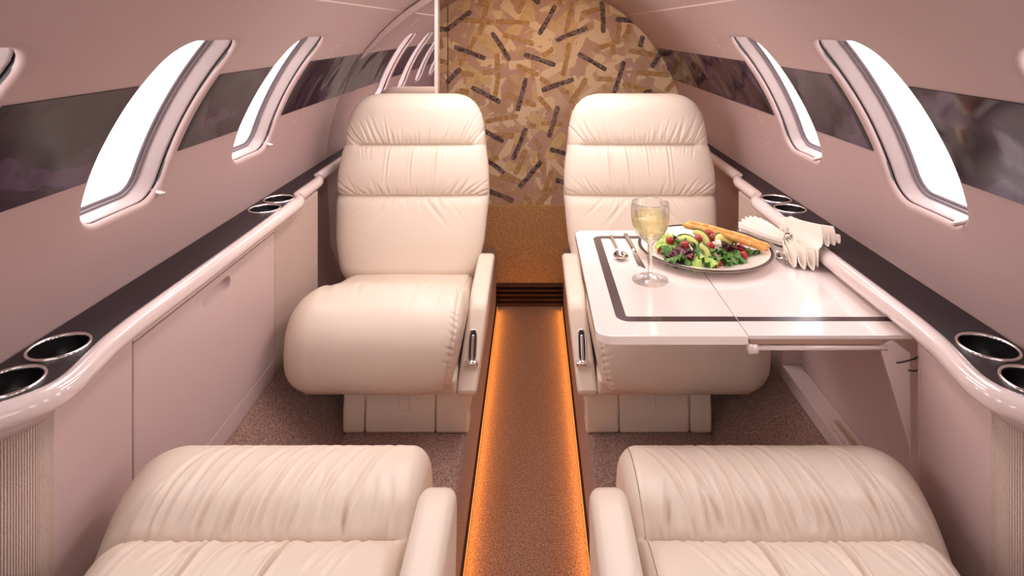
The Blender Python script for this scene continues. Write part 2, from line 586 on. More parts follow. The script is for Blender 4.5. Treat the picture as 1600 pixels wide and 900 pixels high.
brown = [(761,3,750,53),(723,32,769,35),(776,34,826,36),(742,59,719,101),(817,2,810,20),(787,55,833,68),(863,76,849,87),(776,85,777,110),(778,115,774,150),(808,103,840,116),
         (721,115,739,117),(756,114,767,113),(719,142,731,144),(845,123,858,132),(794,148,810,155),(893,4,884,53),(912,21,936,14),(889,68,880,117),(931,78,967,64),(967,37,965,59),
         (983,39,976,59),(957,71,957,85),(984,80,1025,87),(974,132,1013,142),(1054,126,1041,142),(935,124,956,124),(915,123,892,160),(995,114,1045,117),(878,142,888,145),
         (760,190,808,181),(793,149,836,164),(842,153,860,173),(829,197,836,197),(847,193,878,194),(778,211,802,211),(836,220,844,231),(842,240,849,267),(820,235,806,271),
         (782,276,820,287),(861,267,851,298),(869,291,840,318),(767,249,778,247),(820,307,829,316),(755,8,742,-20),(870,-10,876,10),(686,60,690,74),(684,95,700,98)]


def bh(px, py):
    return EYE_X + (px - 832) / 950 * DB, EYE_Z - (py - 45) / 950 * DB


def stroke(bm, x0, z0, x1, z1, w, lift, mi, rnd):
    dx, dz = x1 - x0, z1 - z0
    L = math.hypot(dx, dz) or 1e-4
    ux, uz = dx / L, dz / L
    nx, nz = -uz, ux
    n = 9
    pts, lo = [], []
    x0 -= ux * w * 0.2; z0 -= uz * w * 0.2; L += w * 0.4
    for i in range(n):
        t = i / (n - 1)
        c = 0.10 * w * math.sin(t * PI + rnd.uniform(0, 1))
        ww = w / 2 * (1 + 0.16 * (abs(t - 0.5) * 2) ** 2 + rnd.uniform(-0.09, 0.09))
        if i in (0, n - 1): ww *= 0.72
        px, pz = x0 + ux * L * t, z0 + uz * L * t
        for store, sg in ((pts, 1), (lo, -1)):
            qx, qz = px + nx * (sg * ww + c), pz + nz * (sg * ww + c)
            rad = math.hypot(qx, qz - ZC)
            if rad > R0 - 0.001 and qz > ZC:
                k = (R0 - 0.001) / rad; qx, qz = qx * k, ZC + (qz - ZC) * k
            store.append(bm.verts.new((qx, DB - lift, qz)))
    for i in range(n - 1):
        f = bm.faces.new((pts[i], pts[i + 1], lo[i + 1], lo[i])); f.material_index = mi


bm = bmesh.new(); bm.from_mesh(wf.data)
rnd = random.Random(3)
k = 0
for _ in range(620):
    x, z = rnd.uniform(-0.70, 0.70), rnd.uniform(0.06, 1.08)
    if math.hypot(x, z - ZC) > R0 + 0.01: continue
    a = rnd.uniform(0, PI); L = rnd.uniform(0.04, 0.17)
    k += 1
    stroke(bm, x - L / 2 * math.cos(a), z - L / 2 * math.sin(a), x + L / 2 * math.cos(a), z + L / 2 * math.sin(a), rnd.uniform(0.018, 0.05), 0.0002 + k * 0.000002, rnd.choice([1, 2, 2, 3, 3, 0]), rnd)
for q, (a, b, c, d) in enumerate(brown):
    stroke(bm, *bh(a, b), *bh(c, d), 0.022, 0.0021 + q * 0.000005, 4, rnd)
for q, (a, b, c, d) in enumerate(dark):
    stroke(bm, *bh(a, b), *bh(c, d), 0.021, 0.0025 + q * 0.000005, 5, rnd)
for sx in (-1, 1):   # the covering goes on behind the seats
    for _ in range(26):
        x, z = sx * rnd.uniform(0.30 if sx < 0 else 0.22, 0.68), rnd.uniform(0.08, 0.55)
        a = rnd.uniform(0, PI); L = 0.12
        stroke(bm, x - L / 2 * math.cos(a), z - L / 2 * math.sin(a), x + L / 2 * math.cos(a), z + L / 2 * math.sin(a), 0.022, 0.0028 + _ * 0.00001, rnd.choice([4, 5]), rnd)
# door-pocket joint seen beside the partition
bmj = bm
bm.to_mesh(wf.data); bm.free()
box_obj('joint_line', (-0.3795, -0.3775, DB - 0.0040, DB - 0.002, 0.06, 0.985), M['black'], wf)
box_obj('carpet_panel', (-0.70, 0.70, DB - 0.015, DB, -0.30, 0.058), M['frontcarpet'], wf, 0.003)

# vent at the foot of the bulkhead
vent = thing('air_vent', 'dark brown slatted air vent at the far end of the aisle', 'vent', (0, DB - 0.01, Z_AISLE))
box_obj('backing', (-0.155, 0.155, DB - 0.008, DB, Z_AISLE, -0.30), M['black'], vent)
for i in range(5):
    zc = Z_AISLE + 0.012 + i * 0.021
    prism('slat', [(DB - 0.030, zc - 0.004), (DB - 0.010, zc + 0.006), (DB - 0.010, zc + 0.009), (DB - 0.030, zc + 0.001)], -0.154, 0.154, M['vent'], vent)
reloc(vent)

# mirrored partition
part = arc_panel('wall_partition', 2.165, M['gloss'], th=0.03, x_min=-0.72, x_max=-0.323, z_min=-0.139, rad=R0 + 0.004)
struct(part)
mir = arc_panel('mirror_panel', 2.161, M['mirror'], th=0.004, x_min=-0.72, x_max=-0.3345, z_min=0.40, rad=R0 - 0.001, parent=part)
box_obj('edge_strip', (-0.3345, -0.322, 2.150, 2.196, -0.139, 0.997), M['gloss'], part, 0.002)

bm = bmesh.new()
arc_ = [math.radians(a) for a in np.linspace(118.6, 146, 40)]
sec = [(0.0, 2.161), (0.0, 2.146), (-0.003, 2.142), (-0.021, 2.142), (-0.024, 2.147), (-0.024, 2.161)]
g = []
for q, t in enumerate(arc_):
    w_ = math.sqrt(max(0.0, 1 - (q / 39.5) ** 2)) + 0.02
    g.append([bm.verts.new(((R0 - 0.0008 + r * w_) * math.cos(t), y, ZC + (R0 - 0.0008 + r * w_) * math.sin(t))) for r, y in sec])
for A, B in zip(g, g[1:]):
    for k in range(6):
        bm.faces.new((A[k], A[(k + 1) % 6], B[(k + 1) % 6], B[k]))
bm.faces.new(g[0]); bm.faces.new(g[-1])
from_bm('arch_trim', bm, M['ceiling'], part, smooth=False)

# amber lights at the foot of the aisle risers
for s, nm in ((-1, 'left'), (1, 'right')):
    t = thing('floor_light_strip', 'glowing amber light strip along the foot of the %s aisle step' % nm, 'light', (s * 0.150, 1.4, Z_AISLE))
    box_obj('channel', (0.1485, 0.1555, 0.2, 2.78, Z_AISLE - 0.001, Z_AISLE + 0.007), M['vent'], t, 0, s)
    box_obj('light_tube', (0.1470, 0.1500, 0.2, 2.78, Z_AISLE + 0.001, Z_AISLE + 0.006), M['light'], t, 0, s)
    reloc(t)

# ------------------------------------------------------------------ side ledges and cabinets
XF = 0.635
path = [(-0.4, .70), (.45, .70), (.60, .697), (.68, .683), (.72, .665), (.745, .643), (.765, .620), (.785, .609), (.81, .608), (.85, .616), (.90, .625), (.96, .629), (1.3, .629), (1.60, .629), (1.645, .629),
        (1.665, .633), (1.682, .648), (1.70, .654), (1.80, .655), (1.875, .655), (1.893, .663), (1.905, .674), (1.95, .677), (2.4, .677), (2.81, .677)]
lip_sec = [(-0.006, 0.409), (0.0, 0.4165), (0.008, 0.4180), (0.015, 0.4165), (0.0205, 0.4120), (0.0235, 0.4050), (0.0235, 0.397), (0.020, 0.390), (0.013, 0.3855), (0.004, 0.384), (-0.010, 0.384), (-0.010, 0.400)]


def dense(path, n=160):
    P = np.array(path); L = np.r_[0, np.cumsum(np.hypot(*np.diff(P, axis=0).T))]
    t = np.unique(np.r_[np.linspace(0, L[-1], n), L])
    return np.stack([np.interp(t, L, P[:, 0]), np.interp(t, L, P[:, 1])], -1)


CUPS = [(0.7865, 0.664), (0.8745, 0.668), (1.546, 0.668), (1.634, 0.668)]
for s, side in ((-1, 'left'), (1, 'right')):
    led = thing('side_ledge', 'dark-topped glossy ledge with rounded white lip along the %s cabin wall' % side, 'ledge', (s * 0.66, 1.2, 0.384))
    D = dense(path)
    # smooth the corners of the path
    for _ in range(2):
        D[1:-1] = (D[:-2] + 2 * D[1:-1] + D[2:]) / 4
    Tn = np.gradient(D, axis=0); Tn /= np.linalg.norm(Tn, axis=1)[:, None]
    nrm = np.stack([Tn[:, 1], -Tn[:, 0]], -1)     # (y, x) – towards the aisle
    V = np.array([[(s * (D[i, 1] + nrm[i, 1] * u), D[i, 0] + nrm[i, 0] * u, z) for u, z in lip_sec] for i in range(len(D))])
    mesh_np('lip', V, grid_faces(len(D), len(lip_sec), closed_j=True), M['gloss'], led)
    # dark inlay, with the cup wells cut through
    bm = bmesh.new()
    loops = [[(s * (x + 0.0005), y) for y, x in D[::2]] + [(s * 0.7150, 2.81), (s * 0.7150, -0.4)]]
    for cy, cx in CUPS:
        loops.append([(s * cx + 0.0365 * math.cos(k * PI / 20), cy + 0.0365 * math.sin(k * PI / 20)) for k in range(40)])
    ed = []
    for lp in loops:
        vs = [bm.verts.new((x, y, 0.4155)) for x, y in lp]
        ed += [bm.edges.new((vs[k], vs[(k + 1) % len(vs)])) for k in range(len(vs))]
    bmesh.ops.triangle_fill(bm, edges=ed, use_beauty=True)
    inl = from_bm('dark_top', bm, M['inlay'], led)
    for cy, cx in CUPS:
        ring = lathe('cup_ring', [(0.0352, 0.4145), (0.0352, 0.4175), (0.0362, 0.4190), (0.0388, 0.4190), (0.0396, 0.4175), (0.0396, 0.4155)], M['chrome'], led, 48, (s * cx, cy, 0))
        lathe('cup_well', [(0.0356, 0.416), (0.0352, 0.392), (0.0320, 0.388), (0.0001, 0.388)], M['well'], ring, 40, (s * cx, cy, 0))
    reloc(led)

# left cabinet ----------------------------------------------------------
cab = thing('storage_cabinet', 'pale built-in side cabinet with large drop door below the left ledge', 'cabinet', (-0.67, 1.2, 0))
Z1 = 0.3835


def frontpanel(name, y0, y1, z0, z1, material, parent, s, x=XF, th=0.014, bev=0.0015, x_near=None):
    xn = x if x_near is None else x_near
    bm = bmesh.new()
    c = [(xn, y0), (x, y1), (x + th, y1), (xn + th, y0)]
    a = [bm.verts.new((s * q, y, z0)) for q, y in c]; b = [bm.verts.new((s * q, y, z1)) for q, y in c]
    bm.faces.new(a); bm.faces.new(b)
    for i in range(4):
        bm.faces.new((a[i], a[(i + 1) % 4], b[(i + 1) % 4], b[i]))
    o = from_bm(name, bm, material, parent)
    return bevel(o, bev, 2)


frontpanel('side_panel', 0.816, 0.985, 0.0, Z1, M['panel'], cab, -1, x_near=0.632)
body = box_obj('body', (0.652, 0.70, 0.82, 1.83, 0.0, 0.34), M['panel'], cab, 0, -1)
frontpanel('kick_panel', 0.988, 1.528, 0.0, 0.044, M['panel'], cab, -1)
# door with a rounded pull recess: outline panel + recess dish
def door_with_recess():
    y0, y1, z0, z1 = 0.9885, 1.5265, 0.0465, 0.361
    ry0, ry1, rz0, rz1 = 1.195, 1.305, 0.317, 0.349
    R = 0.016
    n = 12
    hole = []
    for cy, cz, a0 in ((ry1 - R, rz1 - R, 0), (ry0 + R, rz1 - R, 90), (ry0 + R, rz0 + R, 180), (ry1 - R, rz0 + R, 270)):
        for k in range(n + 1):
            a = math.radians(a0 + 90 * k / n)
            hole.append((cy + R * math.cos(a), cz + R * math.sin(a)))
    cy, cz = (ry0 + ry1) / 2, (rz0 + rz1) / 2
    out = []
    for hy, hz in hole:
        dy, dz = hy - cy, hz - cz
        t = min([((y1 if dy > 0 else y0) - cy) / dy if abs(dy) > 1e-9 else 1e9, ((z1 if dz > 0 else z0) - cz) / dz if abs(dz) > 1e-9 else 1e9])
        out.append([cy + dy * t, cz + dz * t])
    for c in ((y1, z1), (y0, z1), (y0, z0), (y1, z0)):
        i = min(range(len(out)), key=lambda q: math.hypot(out[q][0] - c[0], out[q][1] - c[1]))
        out[i] = list(c)
    N_ = len(hole)
    rows = [[(-(XF + 0.014), y, z) for y, z in out], [(-(XF + 0.0015), y, z) for y, z in out],
            [(-XF, y + (0.0015 if y <= y0 + 1e-6 else -0.0015 if y >= y1 - 1e-6 else 0), z + (0.0015 if z <= z0 + 1e-6 else -0.0015 if z >= z1 - 1e-6 else 0)) for y, z in out],
            [(-XF, y, z) for y, z in hole], [(-(XF + 0.003), cy + (y - cy) * 0.985, cz + (z - cz) * 0.93) for y, z in hole]]
    door = mesh_np('door', np.array(rows), grid_faces(5, N_, closed_j=True), M['panel'], cab, smooth=False)
    rows = [[(-(XF + 0.003), cy + (y - cy) * 0.985, cz + (z - cz) * 0.93) for y, z in hole],
            [(-(XF + 0.010), cy + (y - cy) * 0.975, cz + (z - cz) * 0.85) for y, z in hole],
            [(-(XF + 0.016), cy + (y - cy) * 0.95, cz + (z - cz) * 0.7) for y, z in hole],
            [(-(XF + 0.016), cy + (y - cy) * 0.5, cz) for y, z in hole]]
    mesh_np('pull_recess', np.array(rows), grid_faces(4, N_, closed_j=True), M['panel'], door)


door_with_recess()
frontpanel('top_rail', 0.988, 1.528, 0.364, Z1, M['panel'], cab, -1)
fp = frontpanel('fabric_panel', 1.530, 1.835, 0.0, Z1, M['fabric'], cab, -1, bev=0.004)
box_obj('fabric_return', (0.637, 0.70, 1.832, 1.84, 0, Z1), M['fabric'], cab, 0, -1)
def near_fabric(s, parent):
    bm = bmesh.new()
    pts = [(0.632, 0.8145), (0.635, 0.79), (0.648, 0.765), (0.672, 0.735), (0.694, 0.71), (0.702, 0.68), (0.702, 0.2)]
    for z in (0.0, Z1 - 0.02):
        pass
    g = [[bm.verts.new((s * x, y, z)) for z in (0.0, 0.36)] for x, y in pts]
    for A, B in zip(g, g[1:]):
        bm.faces.new((A[0], B[0], B[1], A[1]))
    o = from_bm('fabric_panel', bm, M['fabric'], parent, smooth=True)
    m_ = o.modifiers.new('s', 'SOLIDIFY'); m_.thickness = 0.004
    g2 = bmesh.new()
    g = [[g2.verts.new((s * (x - 0.002), y, z)) for z in (0.3605, Z1)] for x, y in pts]
    for A, B in zip(g, g[1:]):
        g2.faces.new((A[0], B[0], B[1], A[1]))
    o = from_bm('top_rail', g2, M['panel'], parent, smooth=True)
    m_ = o.modifiers.new('s', 'SOLIDIFY'); m_.thickness = 0.004


near_fabric(-1, cab)
reloc(cab)

# right table bay --------------------------------------------------------
bay = thing('table_cabinet', 'open table stowage cabinet with slotted track below the right ledge', 'cabinet', (0.67, 1.2, 0))
frontpanel('side_panel', 0.816, 0.975, 0.0, Z1, M['panel'], bay, 1, x_near=0.632)
frontpanel('side_panel', 0.975, 0.983, 0.0, Z1, M['panel'], bay, 1, th=0.048)
box_obj('back_panel', (0.680, 0.688, 0.975, 1.52, 0.03, 0.37), M['panel'], bay, 0.001)
for yy, zz in ((1.44, 0.20),):
    lathe('screw', [(0.0001, 0.0012), (0.003, 0.0010), (0.0042, 0)], M['black'], bay, 16).matrix_basis = Matrix.Translation((0.680, yy, zz)) @ Matrix.Rotation(-PI / 2, 4, 'Y')
frontpanel('end_panel', 1.515, 1.530, 0.0, Z1, M['panel'], bay, 1, th=0.05)
tr = box_obj('track', (XF, 0.682, 0.985, 1.515, 0.0, 0.037), M['gloss'], bay, 0.002)
for y0 in (1.03, 1.19):
    prism_pts = []
    sl = slab('track_slot', [(0.659 + 0.009 * math.cos(a), y0 + 0.055 + (0.046 if math.sin(a) > 0 else -0.046) + 0.009 * math.sin(a)) for a in np.linspace(0, 2 * PI, 24, endpoint=False)], 0.036, 0.0376, M['seam'], tr)
    slab('slot_lip', [(0.6505 + 0.003 * math.cos(a), y0 + 0.055 + (0.046 if math.sin(a) > 0 else -0.046) + 0.004 * math.sin(a)) for a in np.linspace(0, 2 * PI, 16, endpoint=False)], 0.036, 0.0405, M['gloss'], tr)
frontpanel('fabric_panel', 1.532, 1.835, 0.0, Z1, M['fabric'], bay, 1, bev=0.004)
box_obj('fabric_return', (0.637, 0.70, 1.832, 1.84, 0, Z1), M['fabric'], bay, 0, 1)
near_fabric(1, bay)
reloc(bay)

# ------------------------------------------------------------------ soft upholstery
def crease_field(A, B, creases):
    """A, B coordinates (m); creases: list of (a0,b0,a1,b1,width,depth)"""
    D = np.zeros_like(A)
    for a0, b0, a1, b1, w, dep, *bow in creases:
        bow = bow[0] if bow else 0.0
        L = math.hypot(a1 - a0, b1 - b0)
        ua, ub = (a1 - a0) / L, (b1 - b0) / L
        t = ((A - a0) * ua + (B - b0) * ub) / L
        r = -(A - a0) * ub + (B - b0) * ua
        r = r - bow * np.sin(np.clip(t, 0, 1) * PI)
        m = (t > -0.15) & (t < 1.15)
        tp = np.clip((t + 0.05) / 0.12, 0, 1) * np.clip((1.12 - t) / 0.8, 0, 1)
        tp = tp * tp * (3 - 2 * tp)
        q = r / w
        D += np.where(m, tp * dep * 1.35 * (-np.exp(-q * q) + 0.38 * np.exp(-((np.abs(q) - 1.9) / 1.0) ** 2)), 0)
    return D


def seam(A, B, a0, a1, b, w, dep, fn=None):
    bb = b if fn is None else b + fn(A)
    e = np.clip((A - a0) / 0.02, 0, 1) * np.clip((a1 - A) / 0.02, 0, 1)
    q = (B - bb) / w
    return -dep * e * (np.exp(-q * q) + 0.9 * np.exp(-(q / 5) ** 2))


def fan_wrinkles(rn, b, a_half, up, n, lean, lmin, lmax, wmin=0.0022, wmax=0.004, dmin=0.0008, dmax=0.0026, centre=True):
    """creases starting on a seam at height b; lean>0 spreads outwards away from the seam"""
    out = []
    for i in range(n):
        a = -a_half + 2 * a_half * (i + rn.uniform(-0.35, 0.35)) / (n - 1)
        f = abs(a) / a_half
        if centre is False and f < 0.3 and rn.random() < 0.7: continue
        L = rn.uniform(lmin, lmax) * (0.55 + 0.75 * f)
        da = lean * a / a_half * L * rn.uniform(0.8, 1.2)
        out.append((a, b + up * 0.003, a + da, b + up * math.sqrt(max(L * L - da * da, 1e-5)), rn.uniform(wmin, wmax), rn.uniform(dmin, dmax), rn.uniform(-0.004, 0.004)))
    return out


def seat_back(parent, cx, s, seed):
    rn = random.Random(seed)
    H = 0.585
    nv, nf = 300, 250
    v = 0.5 - 0.5 * np.cos(np.linspace(0, PI, nv)); v = 0.6 * np.linspace(0, 1, nv) + 0.4 * v
    vb = H * v
    hw = np.interp(v, [0, .06, .2, .42, .47, .60, .71, .80, .88, .93, .965, .985, 1.0], [.200, .212, .230, .2440, .2440, .2385, .2310, .2245, .2130, .1980, .178, .158, .125])
    # smooth width
    for _ in range(6):
        hw[1:-1] = (hw[:-2] + 2 * hw[1:-1] + hw[2:]) / 4
    th = 0.060 * np.minimum(1, np.sqrt(np.clip(1 - ((v - 0.90) / 0.10).clip(0, 1) ** 2, 0, 1))) * np.sqrt(np.clip(1 - ((0.08 - v) / 0.08).clip(0, 1) ** 2, 0.0, 1))
    ph = np.linspace(0, 2 * PI, 2 * nf, endpoint=False)
    c, sn = np.cos(ph), np.sin(ph)
    # even-ish spacing on a boxy superellipse
    n_ = 3.6
    def sgnpow(x, p): return np.sign(x) * np.abs(x) ** p
    X = sgnpow(c, 2 / n_); Y = sgnpow(sn, 2 / n_)
    # re-sample by arc length for a realistic aspect 4:1
    def arc(Xp, Yp):
        dx = np.diff(np.r_[Xp, Xp[:1]]) * 4; dy = np.diff(np.r_[Yp, Yp[:1]])
        L = np.r_[0, np.cumsum(np.hypot(dx, dy))]
        q = np.linspace(0, L[-1], len(Xp), endpoint=False)
        return np.interp(q, L, np.r_[Xp, Xp[:1]]), np.interp(q, L, np.r_[Yp, Yp[:1]])
    fine = np.linspace(0, 2 * PI, 8000, endpoint=False)
    Xf, Yf = sgnpow(np.cos(fine), 2 / n_), sgnpow(np.sin(fine), 2 / n_)
    Lf = np.r_[0, np.cumsum(np.hypot(np.diff(np.r_[Xf, Xf[:1]]) * 4, np.diff(np.r_[Yf, Yf[:1]])))]
    q = np.linspace(0, Lf[-1], 2 * nf, endpoint=False)
    X = np.interp(q, Lf, np.r_[Xf, Xf[:1]]); Y = np.interp(q, Lf, np.r_[Yf, Yf[:1]])
    A = np.outer(hw, X)                                  # local x
    T = np.outer(th, Y)                                  # + = back, - = front
    B = np.repeat(vb[:, None], 2 * nf, 1)
    P = np.stack([A, T, B], -1)
    du = np.gradient(P, axis=0); dv = np.roll(P, -1, 1) - np.roll(P, 1, 1)
    Nn = np.cross(dv, du); Nn /= np.linalg.norm(Nn, axis=-1)[..., None] + 1e-12
    front = np.clip(-Y * 2.0, 0, 1)[None, :]
    S1, S2 = 0.71 * H, 0.438 * H
    D = seam(A, B, -0.196, 0.200, S1, 0.0032, 0.0075) + seam(A, B, -0.27, 0.27, S2, 0.0032, 0.0070)
    D += seam(A, B, -0.27, 0.27, S1, 0.0015, 0.0012)
    # pillow swell of each section
    for lo, hi, amp in ((S1, H, 0.012), (S2, S1, 0.016), (0.0, S2, 0.012)):
        t = np.clip((B - lo) / (hi - lo), 0, 1)
        D += amp * np.sin(t * PI) ** 0.8 * (1 - (A / 0.26) ** 2).clip(0, 1) ** 0.5
    cr = fan_wrinkles(rn, S1, 0.185, +1, 30, 0.60, 0.04, 0.115, wmin=0.0026, wmax=0.0048, dmax=0.0027)
    cr += fan_wrinkles(rn, S2, 0.20, +1, 22, 0.85, 0.035, 0.085, wmin=0.0026, wmax=0.0046, dmax=0.0028, centre=False)
    cr += fan_wrinkles(rn, S1, 0.18, -1, 15, -0.25, 0.02, 0.055, dmax=0.0016)
    for a in ((-0.075, 0.0, 0.078) if seed % 2 else (-0.10, -0.045, 0.022, 0.088)):
        k = rn.uniform(0.62, 0.93)
        cr.append((a, S1 - 0.004, a + 0.010 * (1 if s > 0 else -1) * rn.uniform(0.3, 1), S1 - (S1 - S2) * k, 0.0030, 0.0042, rn.uniform(-0.002, 0.002)))
    cr += fan_wrinkles(rn, S2, 0.12, -1, 9, 0.7, 0.04, 0.10, dmin=0.0005, dmax=0.0014, wmin=0.003, wmax=0.006)
    for sd in (-1, 1):
        cr.append((sd * 0.05, S2 - 0.01, sd * 0.13, S2 - 0.10, 0.006, 0.0018))
    D += crease_field(A, B, cr)
    P = P + Nn * (D * front)[..., None]
    # recline: base (y=1.86, z=.088) to top
    tilt = math.atan2(0.150, 0.57)
    ct, st = math.cos(tilt), math.sin(tilt)
    W = np.empty_like(P)
    W[..., 0] = cx + P[..., 0]
    W[..., 1] = 1.905 + P[..., 1] * ct + P[..., 2] * st
    W[..., 2] = 0.090 - P[..., 1] * st * 0.6 + P[..., 2] * ct
    o = mesh_np('backrest', W, grid_faces(nv, 2 * nf, closed_j=True), M['leather'], parent)
    return o


def smooth_closed(pts, n, it=3):
    P = np.array(pts, float)
    for _ in range(it):
        Q = np.empty((len(P) * 2, 2))
        R = np.roll(P, -1, 0)
        Q[0::2] = 0.75 * P + 0.25 * R; Q[1::2] = 0.25 * P + 0.75 * R
        P = Q
    C = np.r_[P, P[:1]]
    L = np.r_[0, np.cumsum(np.hypot(*np.diff(C, axis=0).T))]
    t = np.linspace(0, L[-1], n, endpoint=False)
    return np.stack([np.interp(t, L, C[:, 0]), np.interp(t, L, C[:, 1])], -1), t, L[-1]


def cushion(name, parent, prof, x0, x1, r0, r1, s, disp, nprof=420, nx=230, xshear=None, bulge=0.0):
    """profile (y, z) lofted along |x| from x0 to x1; ends rounded with radii r0, r1.  disp(X, L, P) -> outward metres"""
    C, L, LT = smooth_closed(prof, nprof)
    d = np.roll(C, -1, 0) - np.roll(C, 1, 0); d /= np.linalg.norm(d, axis=1)[:, None]
    nr = np.stack([d[:, 1], -d[:, 0]], -1)
    cen = C.mean(0)
    if ((C - cen) * nr).sum() < 0: nr = -nr
    xs, ins = [], []
    k = 26
    for i in range(k):
        a = PI / 2 * (i / k); xs.append(x0 + r0 * (1 - math.sin(a))*1.0 if False else x0 + r0 * (1 - math.cos(a))); ins.append(r0 * (1 - math.sin(a)))
    m = nx - 2 * k
    for i in range(m):
        t = i / (m - 1); xs.append(x0 + r0 + (x1 - x0 - r0 - r1) * t); ins.append(0)
    for i in range(k):
        a = PI / 2 * ((k - 1 - i) / k); xs.append(x1 - r1 * (1 - math.cos(a))); ins.append(r1 * (1 - math.sin(a)))
    xs, ins = np.array(xs), np.array(ins)
    Xg = np.repeat(xs[:, None], nprof, 1); Lg = np.repeat(L[None, :], len(xs), 0)
    YZ = C[None] - nr[None] * ins[:, None, None]
    off = disp(Xg, Lg, C)
    endf = (1 - ins / max(r0, r1)).clip(0, 1)[:, None]
    YZ = YZ + nr[None] * (off * endf)[..., None]
    P = np.concatenate([Xg[..., None], YZ], -1)
    # end caps
    caps = []
    for side, ring in ((0, P[0]), (1, P[-1])):
        c = ring.mean(0)
        rows = [ring + (c - ring) * f for f in (0.15, 0.4, 0.7, 0.999)]
        rows = [r + np.array([(-1 if side == 0 else 1) * 0.006 * (1 - (1 - f) ** 2), 0, 0]) for r, f in zip(rows, (0.15, 0.4, 0.7, 1))]
        caps.append(rows)
    P = np.concatenate([np.array(caps[0][::-1]), P, np.array(caps[1])], 0)
    if xshear is not None:
        P[..., 0] += xshear(P)
    P[..., 0] *= s
    return mesh_np(name, P, grid_faces(P.shape[0], nprof, closed_j=True), M['leather'], parent), C, L


def seat_base(root, s, d0, back, x0=0.147, x1=0.462, zt=-0.012, fwd=1):
    """plinth with three front panels; fwd=1: front faces the camera side"""
    f = fwd
    y = lambda q: d0 + f * q
    def P(name, pts, a, b, bev):
        o = prism(name, [(y(q), z) for q, z in pts], a, b, M['leather'], base if name != 'base' else root, bev, s)
        return o
    base = None
    base = prism('base', [(y(0.012), Z_IN), (y(0.012), zt), (y(back), zt), (y(back), Z_IN)], x0 + 0.006, x1 - 0.006, M['leather'], root, 0.004, s)
    for a, b in ((x0, x0 + 0.082), (x0 + 0.084, x1 - 0.056), (x1 - 0.054, x1)):
        prism('front_panel', [(y(0), Z_IN + 0.001), (y(0), Z_IN + 0.055), (y(0.012), zt - 0.01), (y(0.02), zt), (y(0.05), zt), (y(0.05), Z_IN + 0.001)], a, b, M['leather'], base, 0.006, s)
    xm = (x0 + x1) / 2 + 0.004
    prism('pull_tab', [(y(-0.003), Z_IN + 0.060), (y(0.008), zt - 0.008), (y(0.012), zt - 0.008), (y(0.0015), Z_IN + 0.060)], xm - 0.013, xm + 0.013, M['leather'], base, 0.002, s)
    return base


def recline_handle(parent, s, xc, yf, z0, tilt):
    """dark slot with chrome frame, lever and cross bar on the sloping front of the armrest"""
    def tr(o):
        o.matrix_basis = Matrix.Translation((s * xc, yf, z0)) @ Matrix.Rotation(tilt, 4, 'X')
        return o
    rim = []
    bm = bmesh.new()
    n = 32
    for (w, h, y) in ((0.0105, 0.038, -0.0005), (0.0105, 0.038, -0.0035), (0.0085, 0.036, -0.0035), (0.0075, 0.035, 0.002)):
        rim.append([bm.verts.new((w * math.copysign(abs(math.cos(t)) ** 0.5, math.cos(t)), y, h * math.copysign(abs(math.sin(t)) ** 0.5, math.sin(t)))) for t in [k * 2 * PI / n for k in range(n)]])
    for A, B in zip(rim, rim[1:]):
        for k in range(n): bm.faces.new((A[k], A[(k + 1) % n], B[(k + 1) % n], B[k]))
    h = tr(from_bm('recline_handle', bm, M['chrome'], parent, smooth=True))
    bm = bmesh.new(); box(bm, -0.0078, 0.0078, -0.0012, 0.001, -0.0355, 0.0355)
    o = from_bm('slot', bm, M['black'], h)
    bm = bmesh.new(); box(bm, -0.0034, 0.0034, -0.007, -0.001, -0.040, 0.024)
    o = from_bm('lever', bm, M['chrome'], h); bevel(o, 0.002)
    o = tube('cross_bar', [(-0.0165, -0.007, -0.041), (-0.015, -0.007, -0.041), (0.015, -0.007, -0.041), (0.0165, -0.007, -0.041)], [0.005, 0.0072, 0.0072, 0.005], M['chrome'], h, 16)
    return h


